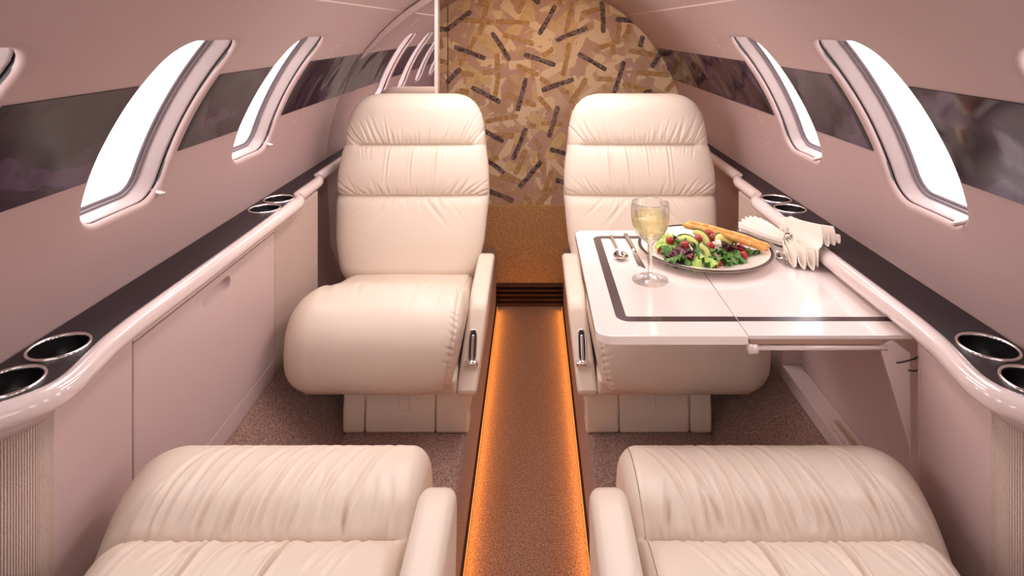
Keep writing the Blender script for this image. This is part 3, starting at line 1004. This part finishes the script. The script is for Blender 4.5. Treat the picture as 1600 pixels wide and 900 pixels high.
def far_seat(s, seed, label):
    cx = s * (0.371 if s < 0 else 0.358)
    root = thing('cabin_seat', label, 'seat', (cx, 1.68, Z_IN), 'club seats')
    seat_base(root, s, 1.52, 0.36)
    pan = prism('seat_pan', [(1.462, 0.03), (1.470, -0.012), (1.50, -0.022), (1.86, -0.022), (1.86, 0.03)], 0.172, 0.545, M['leather'], root, 0.010, s)
    prof = [(1.95, 0.105), (1.86, 0.118), (1.76, 0.142), (1.68, 0.168), (1.60, 0.200), (1.53, 0.214), (1.47, 0.200), (1.425, 0.150), (1.415, 0.085), (1.422, 0.030), (1.455, 0.001), (1.56, -0.005), (1.75, -0.004), (1.95, 0.0)]
    rn = random.Random(seed + 5)
    C, L, LT = smooth_closed(prof, 420)
    # length coordinates of a few features
    def Lat(y, z): return L[np.argmin(np.hypot(C[:, 0] - y, C[:, 1] - z))]
    Lc, Lb, Lr = Lat(1.645, 0.183), Lat(1.455, 0.0), Lat(1.84, 0.12)
    def disp(X, Lg, C_):
        D = np.zeros_like(X)
        xm = 0.363
        D += seam(X, Lg, 0.10, 0.62, Lc, 0.005, 0.0065)
        cr = []
        for i in range(11):
            x = 0.17 + 0.40 * rn.random()
            cr.append((x, Lc, x + rn.uniform(-0.03, 0.03), Lc - 0.10 if Lr < Lc else Lc + 0.10, rn.uniform(0.003, 0.006), rn.uniform(0.0010, 0.0028)))
        sg = 1 if Lb > Lc else -1
        for i in range(9):                                   # long soft folds in the roll
            x = 0.17 + 0.38 * rn.random()
            cr.append((x, Lc + sg * 0.01, x + rn.uniform(-0.03, 0.03), Lc + sg * rn.uniform(0.10, 0.20), rn.uniform(0.005, 0.010), rn.uniform(0.0008, 0.0022), 0.01 * rn.uniform(-1, 1)))
        for i in range(26):                                  # gathers on the inboard edge seam
            l = Lc + (Lb - Lc) * (i + 0.5) / 26
            cr.append((0.166, l, 0.166 + rn.uniform(0.012, 0.035), l - sg * 0.012, 0.0025, rn.uniform(0.0010, 0.0022)))
        for i in range(4):
            x = 0.195 + 0.016 * i
            cr.append((x, Lc + sg * 0.04, x - 0.02, Lc + sg * 0.20, 0.004, 0.0014, 0.012))
        D += crease_field(X, Lg, cr)
        D += 0.006 * np.sin(np.clip((X - 0.14) / 0.44, 0, 1) * PI)
        # edge seam piping line
        D += -0.003 * np.exp(-((X - 0.172) / 0.002) ** 2)
        return D
    shc = lambda P: np.where(P[..., 0] < 0.30, (0.30 - P[..., 0]) / 0.15 * 0.030 * ((0.16 - P[..., 2]) / 0.16).clip(0, 1), 0)
    cushion('seat_cushion', root, prof, 0.155, 0.592, 0.035, 0.075, s, disp, xshear=shc)
    seat_back(root, cx, s, seed)
    # inboard armrest
    sh = lambda y, z: 0.020 * max(0, (0.165 - z) / 0.18)
    ap = [(1.90, 0.14), (1.895, 0.168), (1.875, 0.182), (1.845, 0.186), (1.70, 0.173), (1.635, 0.164), (1.605, 0.154), (1.585, 0.138), (1.478, -0.005), (1.474, -0.016), (1.484, -0.022), (1.58, -0.040), (1.90, -0.040)]
    arm = prism('armrest', ap, 0.103, 0.153, M['leather'], root, 0.015, s, shear=sh)
    arm.modifiers['bevel'].angle_limit = 0.9
    tilt = -math.atan2(1.585 - 1.478, 0.143)
    recline_handle(arm, s, 0.138, 1.5365, 0.073, tilt)
    reloc(root)
    return root


far_seat(-1, 11, 'cream leather seat beside the mirrored partition, its whole cushion in plain view')
far_seat(1, 12, 'cream leather seat behind the laid dining table')


def near_seat(s, seed, label):
    root = thing('cabin_seat', label, 'seat', (s * 0.36, 0.72, Z_IN), 'club seats')
    seat_base(root, s, 0.93, 0.36, fwd=-1, zt=0.01)
    prism('seat_pan', [(0.965, 0.04), (0.955, 0.0), (0.93, -0.01), (0.50, -0.01), (0.50, 0.04)], 0.172, 0.545, M['leather'], root, 0.010, s)
    prof = [(1.005, 0.120), (0.998, 0.172), (0.965, 0.203), (0.915, 0.217), (0.86, 0.217), (0.825, 0.212), (0.79, 0.210), (0.74, 0.213), (0.68, 0.214), (0.60, 0.207), (0.52, 0.195), (0.46, 0.17), (0.44, 0.10), (0.46, 0.03), (0.70, 0.022), (0.95, 0.022), (0.992, 0.05)]
    rn = random.Random(seed)
    C, L, LT = smooth_closed(prof, 620)
    def Lat(y, z): return L[np.argmin(np.hypot(C[:, 0] - y, C[:, 1] - z))]
    Ls = Lat(0.805, 0.211); Lf = Lat(0.965, 0.203)
    sg = 1 if Lf > Ls else -1
    def disp(X, Lg, C_):
        D = seam(X, Lg, 0.150, 0.640, Ls, 0.0046, 0.0120, fn=lambda a: sg * -0.004 * np.cos((a - 0.37) / 0.23 * PI / 2))
        t = np.clip((Lg - Ls) * sg / 0.20, 0, 1)
        D += 0.016 * np.sin(t * PI) ** 0.7
        t = np.clip((Ls - Lg) * sg / 0.26, 0, 1)
        D += 0.013 * np.sin(t * PI) ** 0.7
        cr = []
        n = 22
        for i in range(n):                                  # gathers running up from the seam, leaning inboard at the outer end
            x = 0.185 + 0.40 * (i + rn.uniform(-0.4, 0.4)) / (n - 1)
            f = (x - 0.36) / 0.22
            ln = rn.uniform(0.03, 0.09)
            cr.append((x, Ls + sg * 0.002, x - 0.028 * f * abs(f) - 0.25 * ln * (0.6 + 0.4 * f), Ls + sg * ln, rn.uniform(0.0032, 0.0058), rn.uniform(0.0014, 0.0044), rn.uniform(-0.005, 0.005)))
        for i in range(8):                                  # long folds over the whole roll
            x = 0.235 + 0.30 * (i + rn.uniform(-0.3, 0.3)) / 7
            cr.append((x, Ls + sg * 0.002, x - 0.055, Ls + sg * rn.uniform(0.14, 0.20), rn.uniform(0.0030, 0.0048), rn.uniform(0.0022, 0.0040), rn.uniform(0.002, 0.010)))
        n = 12
        for i in range(n):
            x = 0.20 + 0.38 * (i + rn.uniform(-0.4, 0.4)) / (n - 1)
            cr.append((x, Ls - sg * 0.002, x + 0.03 + 0.03 * rn.random(), Ls - sg * rn.uniform(0.06, 0.13), rn.uniform(0.0028, 0.005), rn.uniform(0.0012, 0.0034), rn.uniform(-0.005, 0.005)))
        for x in (0.30, 0.42):
            cr.append((x, Ls - sg * 0.002, x + 0.035, Ls - sg * 0.20, 0.0035, 0.0048, 0.003))
        D += crease_field(X, Lg, cr)
        return D
    shear = lambda P: np.where(P[..., 0] > 0.30, -(P[..., 0] - 0.30) / 0.31 * 0.26 * (0.93 - P[..., 1]).clip(0, 0.35), 0)
    cushion('seat_cushion', root, prof, 0.147, 0.612, 0.030, 0.085, s, disp, nprof=620, nx=260, xshear=shear)
    # backrest laid back below and behind the viewpoint
    prism('backrest', [(0.46, 0.05), (0.47, 0.165), (0.42, 0.20), (-0.02, 0.30), (-0.08, 0.29), (-0.09, 0.20), (-0.05, 0.17), (0.36, 0.06)], 0.15, 0.55, M['leather'], root, 0.03, s)
    ap = [(0.845, 0.16), (0.852, 0.215), (0.846, 0.236), (0.828, 0.245), (0.80, 0.247), (0.45, 0.247), (0.40, 0.24), (0.38, 0.19), (0.38, 0.02), (0.80, 0.0)]
    arm = prism('armrest', ap, 0.091, 0.143, M['leather'], root, 0.015, s)
    arm.modifiers['bevel'].angle_limit = 0.9
    reloc(root)
    return root


near_seat(-1, 21, 'cream leather seat in the left foreground, only its pleated front and armrest in frame')
near_seat(1, 22, 'cream leather seat in the right foreground, only its pleated front and armrest in frame')

# ------------------------------------------------------------------ folding table
ZT = 0.376
TX0, TXM, TX1, TY0, TY1 = 0.117, 0.364, 0.632, 0.985, 1.503
tb = thing('folding_table', 'glossy white fold-out dining table with dark border stripe by the right wall', 'table', (0.63, 1.24, 0.36))


def rounded(x0, x1, y0, y1, r, corners):
    pts = []
    for (cx, cy, a0, key) in ((x1, y1, 0, 'ne'), (x0, y1, 90, 'nw'), (x0, y0, 180, 'sw'), (x1, y0, 270, 'se')):
        if key in corners:
            ox = cx - r if cx == x1 else cx + r; oy = cy - r if cy == y1 else cy + r
            pts += [(ox + r * math.cos(math.radians(a0 + 90 * k / 10)), oy + r * math.sin(math.radians(a0 + 90 * k / 10))) for k in range(11)]
        else:
            pts.append((cx, cy))
    return pts


leafA = slab('outer_leaf', rounded(TX0, TXM - 0.0007, TY0, TY1, 0.026, ('nw', 'sw')), ZT - 0.015, ZT, M['table'], tb, 0.002)
leafB = slab('inner_leaf', rounded(TXM + 0.0007, TX1, TY0 + 0.003, TY1, 0.01, ()), ZT - 0.007, ZT, M['table'], tb, 0.0015)
# stripe inlay as one closed strip per leaf
def strip(name, center, w, z, parent):
    P = np.array(center); T = np.gradient(P, axis=0); T /= np.linalg.norm(T, axis=1)[:, None]
    Nn = np.stack([-T[:, 1], T[:, 0]], -1)
    V = [[(*(p + n_ * w / 2), z), (*(p - n_ * w / 2), z)] for p, n_ in zip(P, Nn)]
    V = [[a, b, (b[0], b[1], z - 0.0006), (a[0], a[1], z - 0.0006)] for a, b in V]
    return mesh_np(name, np.array(V), grid_faces(len(P), 4, closed_j=True), M['stripe'], parent, smooth=False)


xl, yb, yf, rc, sw = 0.166, 1.452, 1.043, 0.014, 0.018
path_ = [(TXM - 0.001, yf + 1e-5)] + [(xl + rc + rc * math.cos(math.radians(a)), yf + rc + rc * math.sin(math.radians(a))) for a in np.linspace(270, 180, 10)] + \
        [(xl + rc + rc * math.cos(math.radians(a)), yb - rc + rc * math.sin(math.radians(a))) for a in np.linspace(180, 90, 10)] + [(TXM - 0.001, yb)]
strip('border_stripe', path_, sw, ZT + 0.0003, leafA)
strip('border_stripe', [(TXM + 0.001, yf), (0.5, yf), (TX1 - 0.006, yf)], sw * 0.85, ZT + 0.0003, leafB)
strip('border_stripe', [(TXM + 0.001, yb), (0.5, yb), (TX1 - 0.006, yb)], sw * 0.85, ZT + 0.0003, leafB)
box_obj('tray', (TXM + 0.004, 0.585, TY0 + 0.008, TY1 - 0.01, ZT - 0.017, ZT - 0.0075), M['bh_mauve'], tb)
tube('rail', [(TXM - 0.003, TY0 + 0.002, ZT - 0.0200), (0.588, TY0 + 0.002, ZT - 0.0200)], 0.0038, M['gloss'], tb)
tube('hinge_knob', [(TXM - 0.002, TY0 + 0.0, ZT - 0.0205), (TXM + 0.013, TY0 + 0.0, ZT - 0.0205)], 0.0075, M['gloss'], tb, 20)
br = None
bm = bmesh.new()
tri = [(0.580, 0.3555), (0.600, 0.3665), (0.630, 0.345), (0.632, 0.15), (0.628, 0.20)]
a = [bm.verts.new((x, 0.992, z)) for x, z in tri]; b = [bm.verts.new((x, 1.000, z)) for x, z in tri]
bm.faces.new(a); bm.faces.new(b)
for i in range(5): bm.faces.new((a[i], a[(i + 1) % 5], b[(i + 1) % 5], b[i]))
br = from_bm('support_bracket', bm, M['gloss'], tb); bevel(br, 0.0015)
tube('wire_clip', [(0.606, 0.990, 0.330), (0.609, 0.984, 0.334), (0.620, 0.982, 0.338), (0.632, 0.984, 0.340), (0.640, 0.990, 0.340)], 0.0012, M['black'], br, 8)
tube('wire_clip', [(0.625, 0.990, 0.318), (0.630, 0.984, 0.320), (0.640, 0.987, 0.320)], 0.0012, M['black'], br, 8)
reloc(tb)

# ------------------------------------------------------------------ table setting
# plate
PX, PY = 0.393, 1.345
plate = thing('dinner_plate', 'round ivory plate with dark gilt rim carrying the salad', 'plate', (PX, PY, ZT + 0.0005))
lathe('dish', [(0.0001, 0.000), (0.078, 0.0), (0.080, 0.003), (0.110, 0.008), (0.142, 0.0150), (0.1445, 0.0165), (0.1440, 0.0180), (0.140, 0.0178), (0.110, 0.0115), (0.084, 0.0060), (0.070, 0.0045), (0.0001, 0.0045)], M['porcelain'], plate, 96)
lathe('rim_line', [(0.1375, 0.0176), (0.1400, 0.0184), (0.1441, 0.0186), (0.1449, 0.0172), (0.1435, 0.0160)], M['gold'], plate, 96)
ZP = ZT + 0.005

# wine glass
gx, gy = 0.246, 1.204
gl = thing('wine_glass', 'stemmed cut wine glass of white wine standing left of the plate', 'glass', (gx, gy, ZT + 0.0006))
ro = [(0.0001, 0.0), (0.035, 0.0), (0.0356, 0.0012), (0.034, 0.0024), (0.018, 0.0048), (0.008, 0.009), (0.0050, 0.016), (0.0044, 0.030), (0.0046, 0.050), (0.0052, 0.066), (0.0080, 0.074), (0.018, 0.0815), (0.0280, 0.0925), (0.0345, 0.106), (0.0375, 0.120), (0.0378, 0.135), (0.0368, 0.150), (0.0362, 0.155)]
ri = [(0.0350, 0.1555), (0.0354, 0.150), (0.0364, 0.135), (0.0360, 0.120), (0.0330, 0.107), (0.0265, 0.0945), (0.0165, 0.0845), (0.0060, 0.0795), (0.0001, 0.0790)]
n = 96
P = np.array(ro + ri); a = np.linspace(0, 2 * PI, n, endpoint=False)
flute = np.array([max(0, min(1, (z - 0.074) / 0.012)) * max(0, min(1, (0.130 - z) / 0.012)) if i < len(ro) else 0 for i, (r, z) in enumerate(P)])
Rr = P[:, 0:1] * (1 - 0.022 * flute[:, None] * (0.5 + 0.5 * np.cos(a * 16))[None, :])
V = np.stack([Rr * np.cos(a) , Rr * np.sin(a), np.repeat(P[:, 1:2], n, 1)], -1)
gb = mesh_np('bowl_and_stem', V, grid_faces(len(P), n, closed_j=True), M['glass'], gl)
wine = [(0.0001, 0.0792), (0.0062, 0.0798), (0.0167, 0.0848), (0.0267, 0.0948), (0.0332, 0.1072), (0.0362, 0.1202), (0.0366, 0.1290), (0.0362, 0.1292), (0.0001, 0.1288)]
lathe('wine', wine, M['wine'], gl, 64)

# cutlery -----------------------------------------------------------------
def ribbon(name, stations, th, material, parent=None):
    """stations: (y, halfwidth, z) along y; flat bar with thickness th"""
    S = []
    for y, w, z in stations:
        S.append([(-w, y, z), (-w * 0.8, y, z + th), (w * 0.8, y, z + th), (w, y, z), (0, y, z - th * 0.1)])
    V = np.array(S)
    o = mesh_np(name, V, grid_faces(len(S), 5, closed_j=True), material, parent)
    bm = bmesh.new(); bm.from_mesh(o.data)
    bmesh.ops.holes_fill(bm, edges=bm.edges[:], sides=0); bmesh.ops.recalc_face_normals(bm, faces=bm.faces[:]); bm.to_mesh(o.data); bm.free()
    return o


def place(root, x, y, z, rz=0):
    root.location = (x, y, z); root.rotation_euler = (0, 0, rz)


sp = thing('spoon', 'small silver spoon lying near the striped left edge of the table', 'spoon', group='flatware on the table')
ribbon('handle', [(0.085, 0.0020, 0.0012), (0.084, 0.0046, 0.0012), (0.06, 0.0044, 0.0012), (0.0, 0.0030, 0.0025), (-0.03, 0.0022, 0.0045)], 0.0020, M['steel'], sp)
rr = []
for k in range(9):
    f = k / 8
    rr.append([(0.0165 * f * math.sin(t) * (1 - 0.12 * math.cos(t)), -0.052 + 0.023 * f * math.cos(t), 0.0008 + 0.0062 * f ** 2.4) for t in [q * 2 * PI / 40 for q in range(40)]])
o = mesh_np('bowl', np.array(rr), grid_faces(9, 40, closed_j=True), M['steel'], sp)
o.modifiers.new('s', 'SOLIDIFY').thickness = 0.0008
place(sp, 0.203, 1.372, ZT + 0.0006, 0.02)

kn = thing('table_knife', 'silver table knife lying between the spoon and the wine glass', 'knife', group='flatware on the table')
ribbon('handle', [(0.10, 0.0030, 0.0006), (0.099, 0.0056, 0.0006), (0.06, 0.0056, 0.0006), (0.0, 0.0048, 0.0006), (-0.012, 0.0040, 0.0008)], 0.0044, M['steel'], kn)
S = [(-0.010, -0.004, 0.004), (-0.03, -0.0065, 0.0045), (-0.07, -0.0080, 0.0045), (-0.095, -0.0070, 0.0045), (-0.108, -0.002, 0.0040), (-0.112, 0.0025, 0.0035)]
V = np.array([[(a_, y, 0.0005), (a_ + 0.001, y, 0.0012), (b_, y, 0.0022), (b_, y, 0.0004)] for y, a_, b_ in S])
o = mesh_np('blade', V, grid_faces(len(S), 4, closed_j=True), M['steel'], kn, smooth=False)
bm = bmesh.new(); bm.from_mesh(o.data); bmesh.ops.holes_fill(bm, edges=bm.edges[:], sides=0); bm.to_mesh(o.data); bm.free()
place(kn, 0.240, 1.365, ZT + 0.0006, 0.03)

def make_fork(label):
    fk = thing('fork', label, 'fork', group='flatware on the table')
    ribbon('handle', [(0.11, 0.0030, 0.001), (0.109, 0.0055, 0.001), (0.08, 0.0052, 0.001), (0.02, 0.0028, 0.003), (-0.03, 0.0026, 0.007), (-0.045, 0.004, 0.0075)], 0.0020, M['steel'], fk)
    hd = ribbon('head', [(-0.043, 0.0035, 0.0070), (-0.050, 0.0085, 0.0060), (-0.062, 0.0115, 0.0038), (-0.070, 0.0118, 0.0032)], 0.0016, M['steel'], fk)
    for i in range(4):
        x = -0.0096 + i * 0.0064
        V = np.array([[(x - w, y, z), (x - w, y, z + 0.0014), (x + w, y, z + 0.0014), (x + w, y, z)] for y, z, w in ((-0.069, 0.0032, 0.0020), (-0.085, 0.0025, 0.0017), (-0.100, 0.0036, 0.0014), (-0.108, 0.0050, 0.0006))])
        t = mesh_np('tine', V, grid_faces(4, 4, closed_j=True), M['steel'], hd, smooth=False)
    return fk


fk = make_fork('silver dinner fork on the table, nearer the plate rim of the two forks')
place(fk, 0.549, 1.372, ZT + 0.0006, 0.03)
fk2 = fk.copy(); COL.objects.link(fk2)
fk2['label'] = 'silver fork on the table, nearer the napkin of the two forks'
for ch in list(fk.children):
    c = ch.copy(); COL.objects.link(c); c.parent = fk2
    for g_ in ch.children:
        d = g_.copy(); COL.objects.link(d); d.parent = c
place(fk2, 0.5635, 1.366, ZT + 0.0006, 0.03)

# napkin ------------------------------------------------------------------
nk = thing('linen_napkin', 'white pleated cloth napkin fanned out of a silver ring beside the forks', 'napkin', (0.597, 1.375, ZT))
na, nb = 90, 260
a = np.linspace(-0.125, 0.12, na)[:, None]; b = np.linspace(0, 1, nb)[None, :]
f = np.abs(a)
frontm = (a < 0)
half = np.where(frontm, 0.013 + 0.046 * (f / 0.135) ** 0.85, 0.014 + 0.030 * (f / 0.145) ** 0.9)
amp = np.where(frontm, 0.009 + 0.009 * (f / 0.135) ** 1.2, 0.009 + 0.006 * (f / 0.145))
npl = 7
cxn = 0.593 + np.where(frontm, 0.006 * (f / 0.135), -0.052 * (f / 0.145))
uu = b - 0.5
fold = np.sin(b * 2 * PI * npl)
fold = np.sign(fold) * np.abs(fold) ** 0.75
X = cxn + uu * 2 * half + 0.35 * amp * np.cos(b * 2 * PI * npl) * np.where(frontm, 0.6, 0.3)
Yv = 1.375 + a * (1 - 0.55 * (uu * 2) ** 2 * 0.35) + 0.010 * (a < -0.08) * np.sin(b * 2 * PI * npl) * ((f - 0.08) / 0.055).clip(0, 1)
core = np.where(f < 0.03, 1 - f / 0.03, 0)
Zv = ZT + 0.004 + amp * (1 + fold) * (0.85 + 0.35 * np.cos(uu * PI)) + core * 0.002
lipz = 0.4195 - ZT + 0.004
Zv = np.where(X > 0.598, Zv + lipz * ((X - 0.583) / 0.019).clip(0, 1), Zv)
P = np.stack([X, Yv + 0 * b, Zv], -1)
cl = mesh_np('pleated_cloth', P, grid_faces(na, nb), M['napkin'], nk)
cl.modifiers.new('s', 'SOLIDIFY').thickness = 0.0016
lath = [(0.0175 + 0.0016 * math.cos(t), 0.0075 * math.sin(t)) for t in np.linspace(0, 2 * PI, 17)]
rg = lathe('napkin_ring', lath, M['chrome'], nk, 40)
rg.matrix_basis = Matrix.Translation((0.597, 1.372, ZT + 0.0195)) @ Matrix.Rotation(PI / 2, 4, 'X')
reloc(nk)

# ------------------------------------------------------------------ salad
M['rasp'] = mat('raspberry_red', srgb(190, 32, 40), 0.38, var=(300, srgb(140, 14, 26), 2, 0.3, 0.7), coat=0.2)
M['leafg'] = mat('lettuce_green', srgb(98, 142, 60), 0.42, var=(60, srgb(52, 96, 34), 3, 0.35, 0.65))
M['leafp'] = mat('lettuce_pale', srgb(196, 212, 112), 0.42, var=(60, srgb(140, 178, 70), 3, 0.35, 0.65))
M['leafr'] = mat('lettuce_red', srgb(110, 44, 58), 0.42, var=(50, srgb(62, 24, 40), 3, 0.3, 0.6))
M['avo'] = mat('avocado_flesh', srgb(226, 216, 130), 0.4)
M['avoskin'] = mat('avocado_edge', srgb(98, 134, 52), 0.45)
M['bread'] = mat('breadstick_crust', srgb(232, 178, 102), 0.7, var=(70, srgb(204, 134, 66), 3, 0.35, 0.65), bump=(160, 0.5, 0.002))
M['cheese'] = mat('soft_cheese', srgb(244, 238, 210), 0.6)


def tpx(px, py, z):
    """point on the horizontal plane z seen at a place of the photograph"""
    d = (EYE_Z - z) * 950 / (py - 45)
    return EYE_X + (px - 832) / 950 * d, d


def leaf(name, loc, size, rot, material, seed, label, group):
    rn = random.Random(seed)
    nr, nt_ = 12, 56
    V = []
    ph, kk = rn.uniform(0, 6), rn.choice([7, 8, 9])
    for i in range(nr):
        f = i / (nr - 1)
        row = []
        for j in range(nt_):
            t = j * 2 * PI / nt_
            r = size * f * (1 + 0.10 * math.sin(3 * t + ph) + 0.10 * f * math.sin(kk * t))
            z = size * (0.22 * f ** 3 * math.sin(kk * t + ph) + 0.12 * f ** 4 * math.sin(2.0 * kk * t) + 0.28 * f * f * math.cos(2 * t + ph) - 0.25 * f * f + 0.12)
            row.append((r * math.cos(t) * 1.15, r * math.sin(t) * 0.8, z))
        V.append(row)
    o = mesh_np(name, np.array(V), grid_faces(nr, nt_, closed_j=True), material)
    o.modifiers.new('s', 'SOLIDIFY').thickness = 0.0007
    o.location = loc; o.rotation_euler = rot
    tag(o, label, 'salad leaf', group)
    return o


greens = [(1052, 408, .010, 'g'), (1075, 411, .008, 'g'), (1100, 402, .020, 'g'), (1110, 410, .010, 'p'), (1125, 408, .010, 'g'), (1145, 402, .012, 'g'), (1155, 404, .010, 'g'), (1085, 412, .008, 'p'),
          (1040, 372, .020, 'p'), (1048, 380, .020, 'p'), (1035, 388, .015, 'p'), (1060, 375, .024, 'g'), (1050, 396, .014, 'g'), (1120, 392, .022, 'g'), (1135, 396, .016, 'g'), (1100, 388, .026, 'g'),
          (1160, 388, .012, 'g'), (1075, 385, .024, 'g'), (1140, 375, .020, 'g'), (1098, 372, .024, 'g'), (1170, 392, .008, 'g')]
reds = [(1060, 396, .018), (1072, 400, .020), (1066, 390, .026), (1044, 400, .012), (1140, 390, .022), (1150, 386, .020), (1128, 382, .024), (1080, 394, .022), (1115, 372, .026), (1085, 378, .026), (1054, 404, .012), (1064, 407, .010), (1092, 398, .020), (1150, 394, .014)]
rn = random.Random(9)
for i, (px, py, h, kd) in enumerate(greens):
    if py > 405: py, h = py - 4, h + 0.006
    x, y = tpx(px, py, ZP + h)
    nm = 'pale green frilly lettuce leaf in the salad' if kd == 'p' else 'dark green frilly lettuce leaf in the salad'
    leaf('lettuce_leaf', (x, y, ZP + h), rn.uniform(0.018, 0.025), (rn.uniform(-0.6, 0.9), rn.uniform(-0.7, 0.7), rn.uniform(0, 6)), M['leafp'] if kd == 'p' else M['leafg'], i, nm, nm + 's')
for i, (px, py, h) in enumerate(reds):
    x, y = tpx(px, py, ZP + h)
    leaf('lettuce_leaf', (x, y, ZP + h), rn.uniform(0.012, 0.017), (rn.uniform(-0.2, 1.2), rn.uniform(-0.9, 0.9), rn.uniform(0, 6)), M['leafr'], 60 + i, 'purple red curly lettuce leaf in the salad', 'purple red lettuce leaves')

# raspberries
bm = bmesh.new()
bmesh.ops.create_icosphere(bm, subdivisions=4, radius=0.0078)
drup = []
for k in range(46):
    zz = 1 - 2 * (k + 0.5) / 46; rr_ = math.sqrt(1 - zz * zz); t = k * 2.39996
    drup.append(Vector((rr_ * math.cos(t), rr_ * math.sin(t), zz)))
for v in bm.verts:
    n_ = v.co.normalized(); m_ = max(n_.dot(q) for q in drup)
    v.co = n_ * 0.0078 * (1 + 0.16 * (math.sqrt(max(0, 1 - ((1 - m_) / 0.05))) if m_ > 0.95 else 0)) * (1.0 if n_.z < 0 else 1.06)
rasp_me = bpy.data.meshes.new('raspberry'); bm.to_mesh(rasp_me); bm.free()
rasp_me.materials.append(M['rasp']); rasp_me.polygons.foreach_set('use_smooth', [True] * len(rasp_me.polygons))
for i, (px, py, h, lb) in enumerate([(1033, 391, .010, 'raspberry at the left end of the salad'), (1047, 376, .026, 'raspberry among pale leaves behind the left end of the salad'), (1070, 383, .030, 'raspberry on the purple leaves left of the avocado'),
                                (1087, 407, .011, 'raspberry at the front of the salad, left of the yellow avocado'), (1121, 410, .010, 'raspberry at the very front of the plate'), (1110, 385, .026, 'raspberry tucked right of the middle avocado'),
                                (1156, 388, .018, 'upper raspberry at the right end of the salad'), (1161, 399, .010, 'lower raspberry at the right end of the salad'), (1108, 365, .040, 'raspberry at the top of the salad'),
                                (1113, 371, .034, 'raspberry just below the topmost one'), (1091, 374, .034, 'raspberry between two avocado slices'), (1076, 400, .016, 'raspberry half hidden in purple leaves'), (1164, 396, .008, 'raspberry behind the lower right one')]):
    o = bpy.data.objects.new('raspberry', rasp_me); COL.objects.link(o)
    x, y = tpx(px, py, ZP + h); o.location = (x, y, ZP + h); o.rotation_euler = (rn.uniform(0, 6), rn.uniform(0, 6), rn.uniform(0, 6))
    o.scale = (1, 1, 1) if i != 12 else (0.8, 0.8, 0.8)
    tag(o, 'red ' + lb, 'raspberry', 'raspberries in the salad')


def avocado(loc, rot, size, label, bend=2.0):
    root = thing('avocado_slice', label, 'avocado', loc, 'avocado slices in the salad')
    root.rotation_euler = rot
    n1, n2 = 30, 16
    def arcs(ri, ro, y0, y1):
        V = []
        for i in range(n1):
            t = -bend / 2 + bend * i / (n1 - 1)
            e = math.sqrt(max(0, 1 - (abs(2 * i / (n1 - 1) - 1)) ** 3)) + 0.02
            rm = (ri + ro) / 2; rw = (ro - ri) / 2 * e
            row = []
            for j in range(n2):
                q = j * 2 * PI / n2
                row.append(((rm + rw * math.cos(q)) * math.sin(t) * size, (y0 + y1) / 2 * size + (y1 - y0) / 2 * size * math.sin(q) * (0.4 + 0.6 * e), ((rm + rw * math.cos(q)) * math.cos(t) - 0.7) * size))
            V.append(row)
        return np.array(V)
    mesh_np('flesh', arcs(0.48, 0.99, -0.17, 0.17), grid_faces(n1, n2, closed_j=True), M['avo'], root)
    mesh_np('green_edge', arcs(0.94, 1.035, -0.15, 0.15), grid_faces(n1, n2, closed_j=True), M['avoskin'], root)
    return root


def av(px, py, h, *a, **k):
    x, y = tpx(px, py, ZP + h)
    avocado((x, y, ZP + h), *a, **k)


av(1077, 375, .034, (-0.75, 0.35, -0.3), 0.033, 'avocado slice arched at the left of the salad')
av(1098, 370, .036, (-0.7, 0.75, -0.4), 0.033, 'avocado slice standing in the middle of the salad')
av(1104, 397, .020, (-0.8, 1.2, -0.8), 0.032, 'yellow avocado slice sloping to the front of the salad')
av(1129, 372, .032, (-0.8, 0.3, 0.3), 0.034, 'broad avocado slice right of the middle beside the breadsticks')
x, y = tpx(1122, 381, ZP + .026)
bm = bmesh.new(); bmesh.ops.create_icosphere(bm, subdivisions=3, radius=0.008)
for v in bm.verts: v.co *= 1 + 0.2 * math.sin(v.co.x * 900) * math.cos(v.co.y * 700) + 0.1 * math.sin(v.co.z * 1200)
o = from_bm('cheese_crumble', bm, M['cheese'], smooth=True); o.location = (x, y, ZP + .026)
tag(o, 'small white crumble of cheese beneath the right avocado slice', 'cheese')


def breadstick(p0, p1, label, seed):
    rn = random.Random(seed)
    p0, p1 = Vector(p0), Vector(p1)
    pts, rs = [], []
    for i in range(24):
        t = i / 23
        pts.append(p0.lerp(p1, t) + Vector((0, 0, 0.0035 * math.sin(t * PI))))
        e = min(1, math.sqrt(min(t, 1 - t) * 26 + 0.03))
        rs.append(0.0066 * e * (1 + rn.uniform(-0.07, 0.07)))
    o = tube('breadstick', pts, rs, M['bread'], None, 18)
    tag(o, label, 'breadstick', 'breadsticks on the salad plate')


def P3(px, py, z):
    x, y = tpx(px, py, z); return (x, y, z)


breadstick(P3(1066, 351, ZT + .052), P3(1201, 391, ZT + .025), 'golden breadstick across the plate, the nearer of the pair', 1)
breadstick(P3(1075, 348, ZT + .054), P3(1204, 386, ZT + .026), 'golden breadstick across the plate, the farther of the pair', 2)
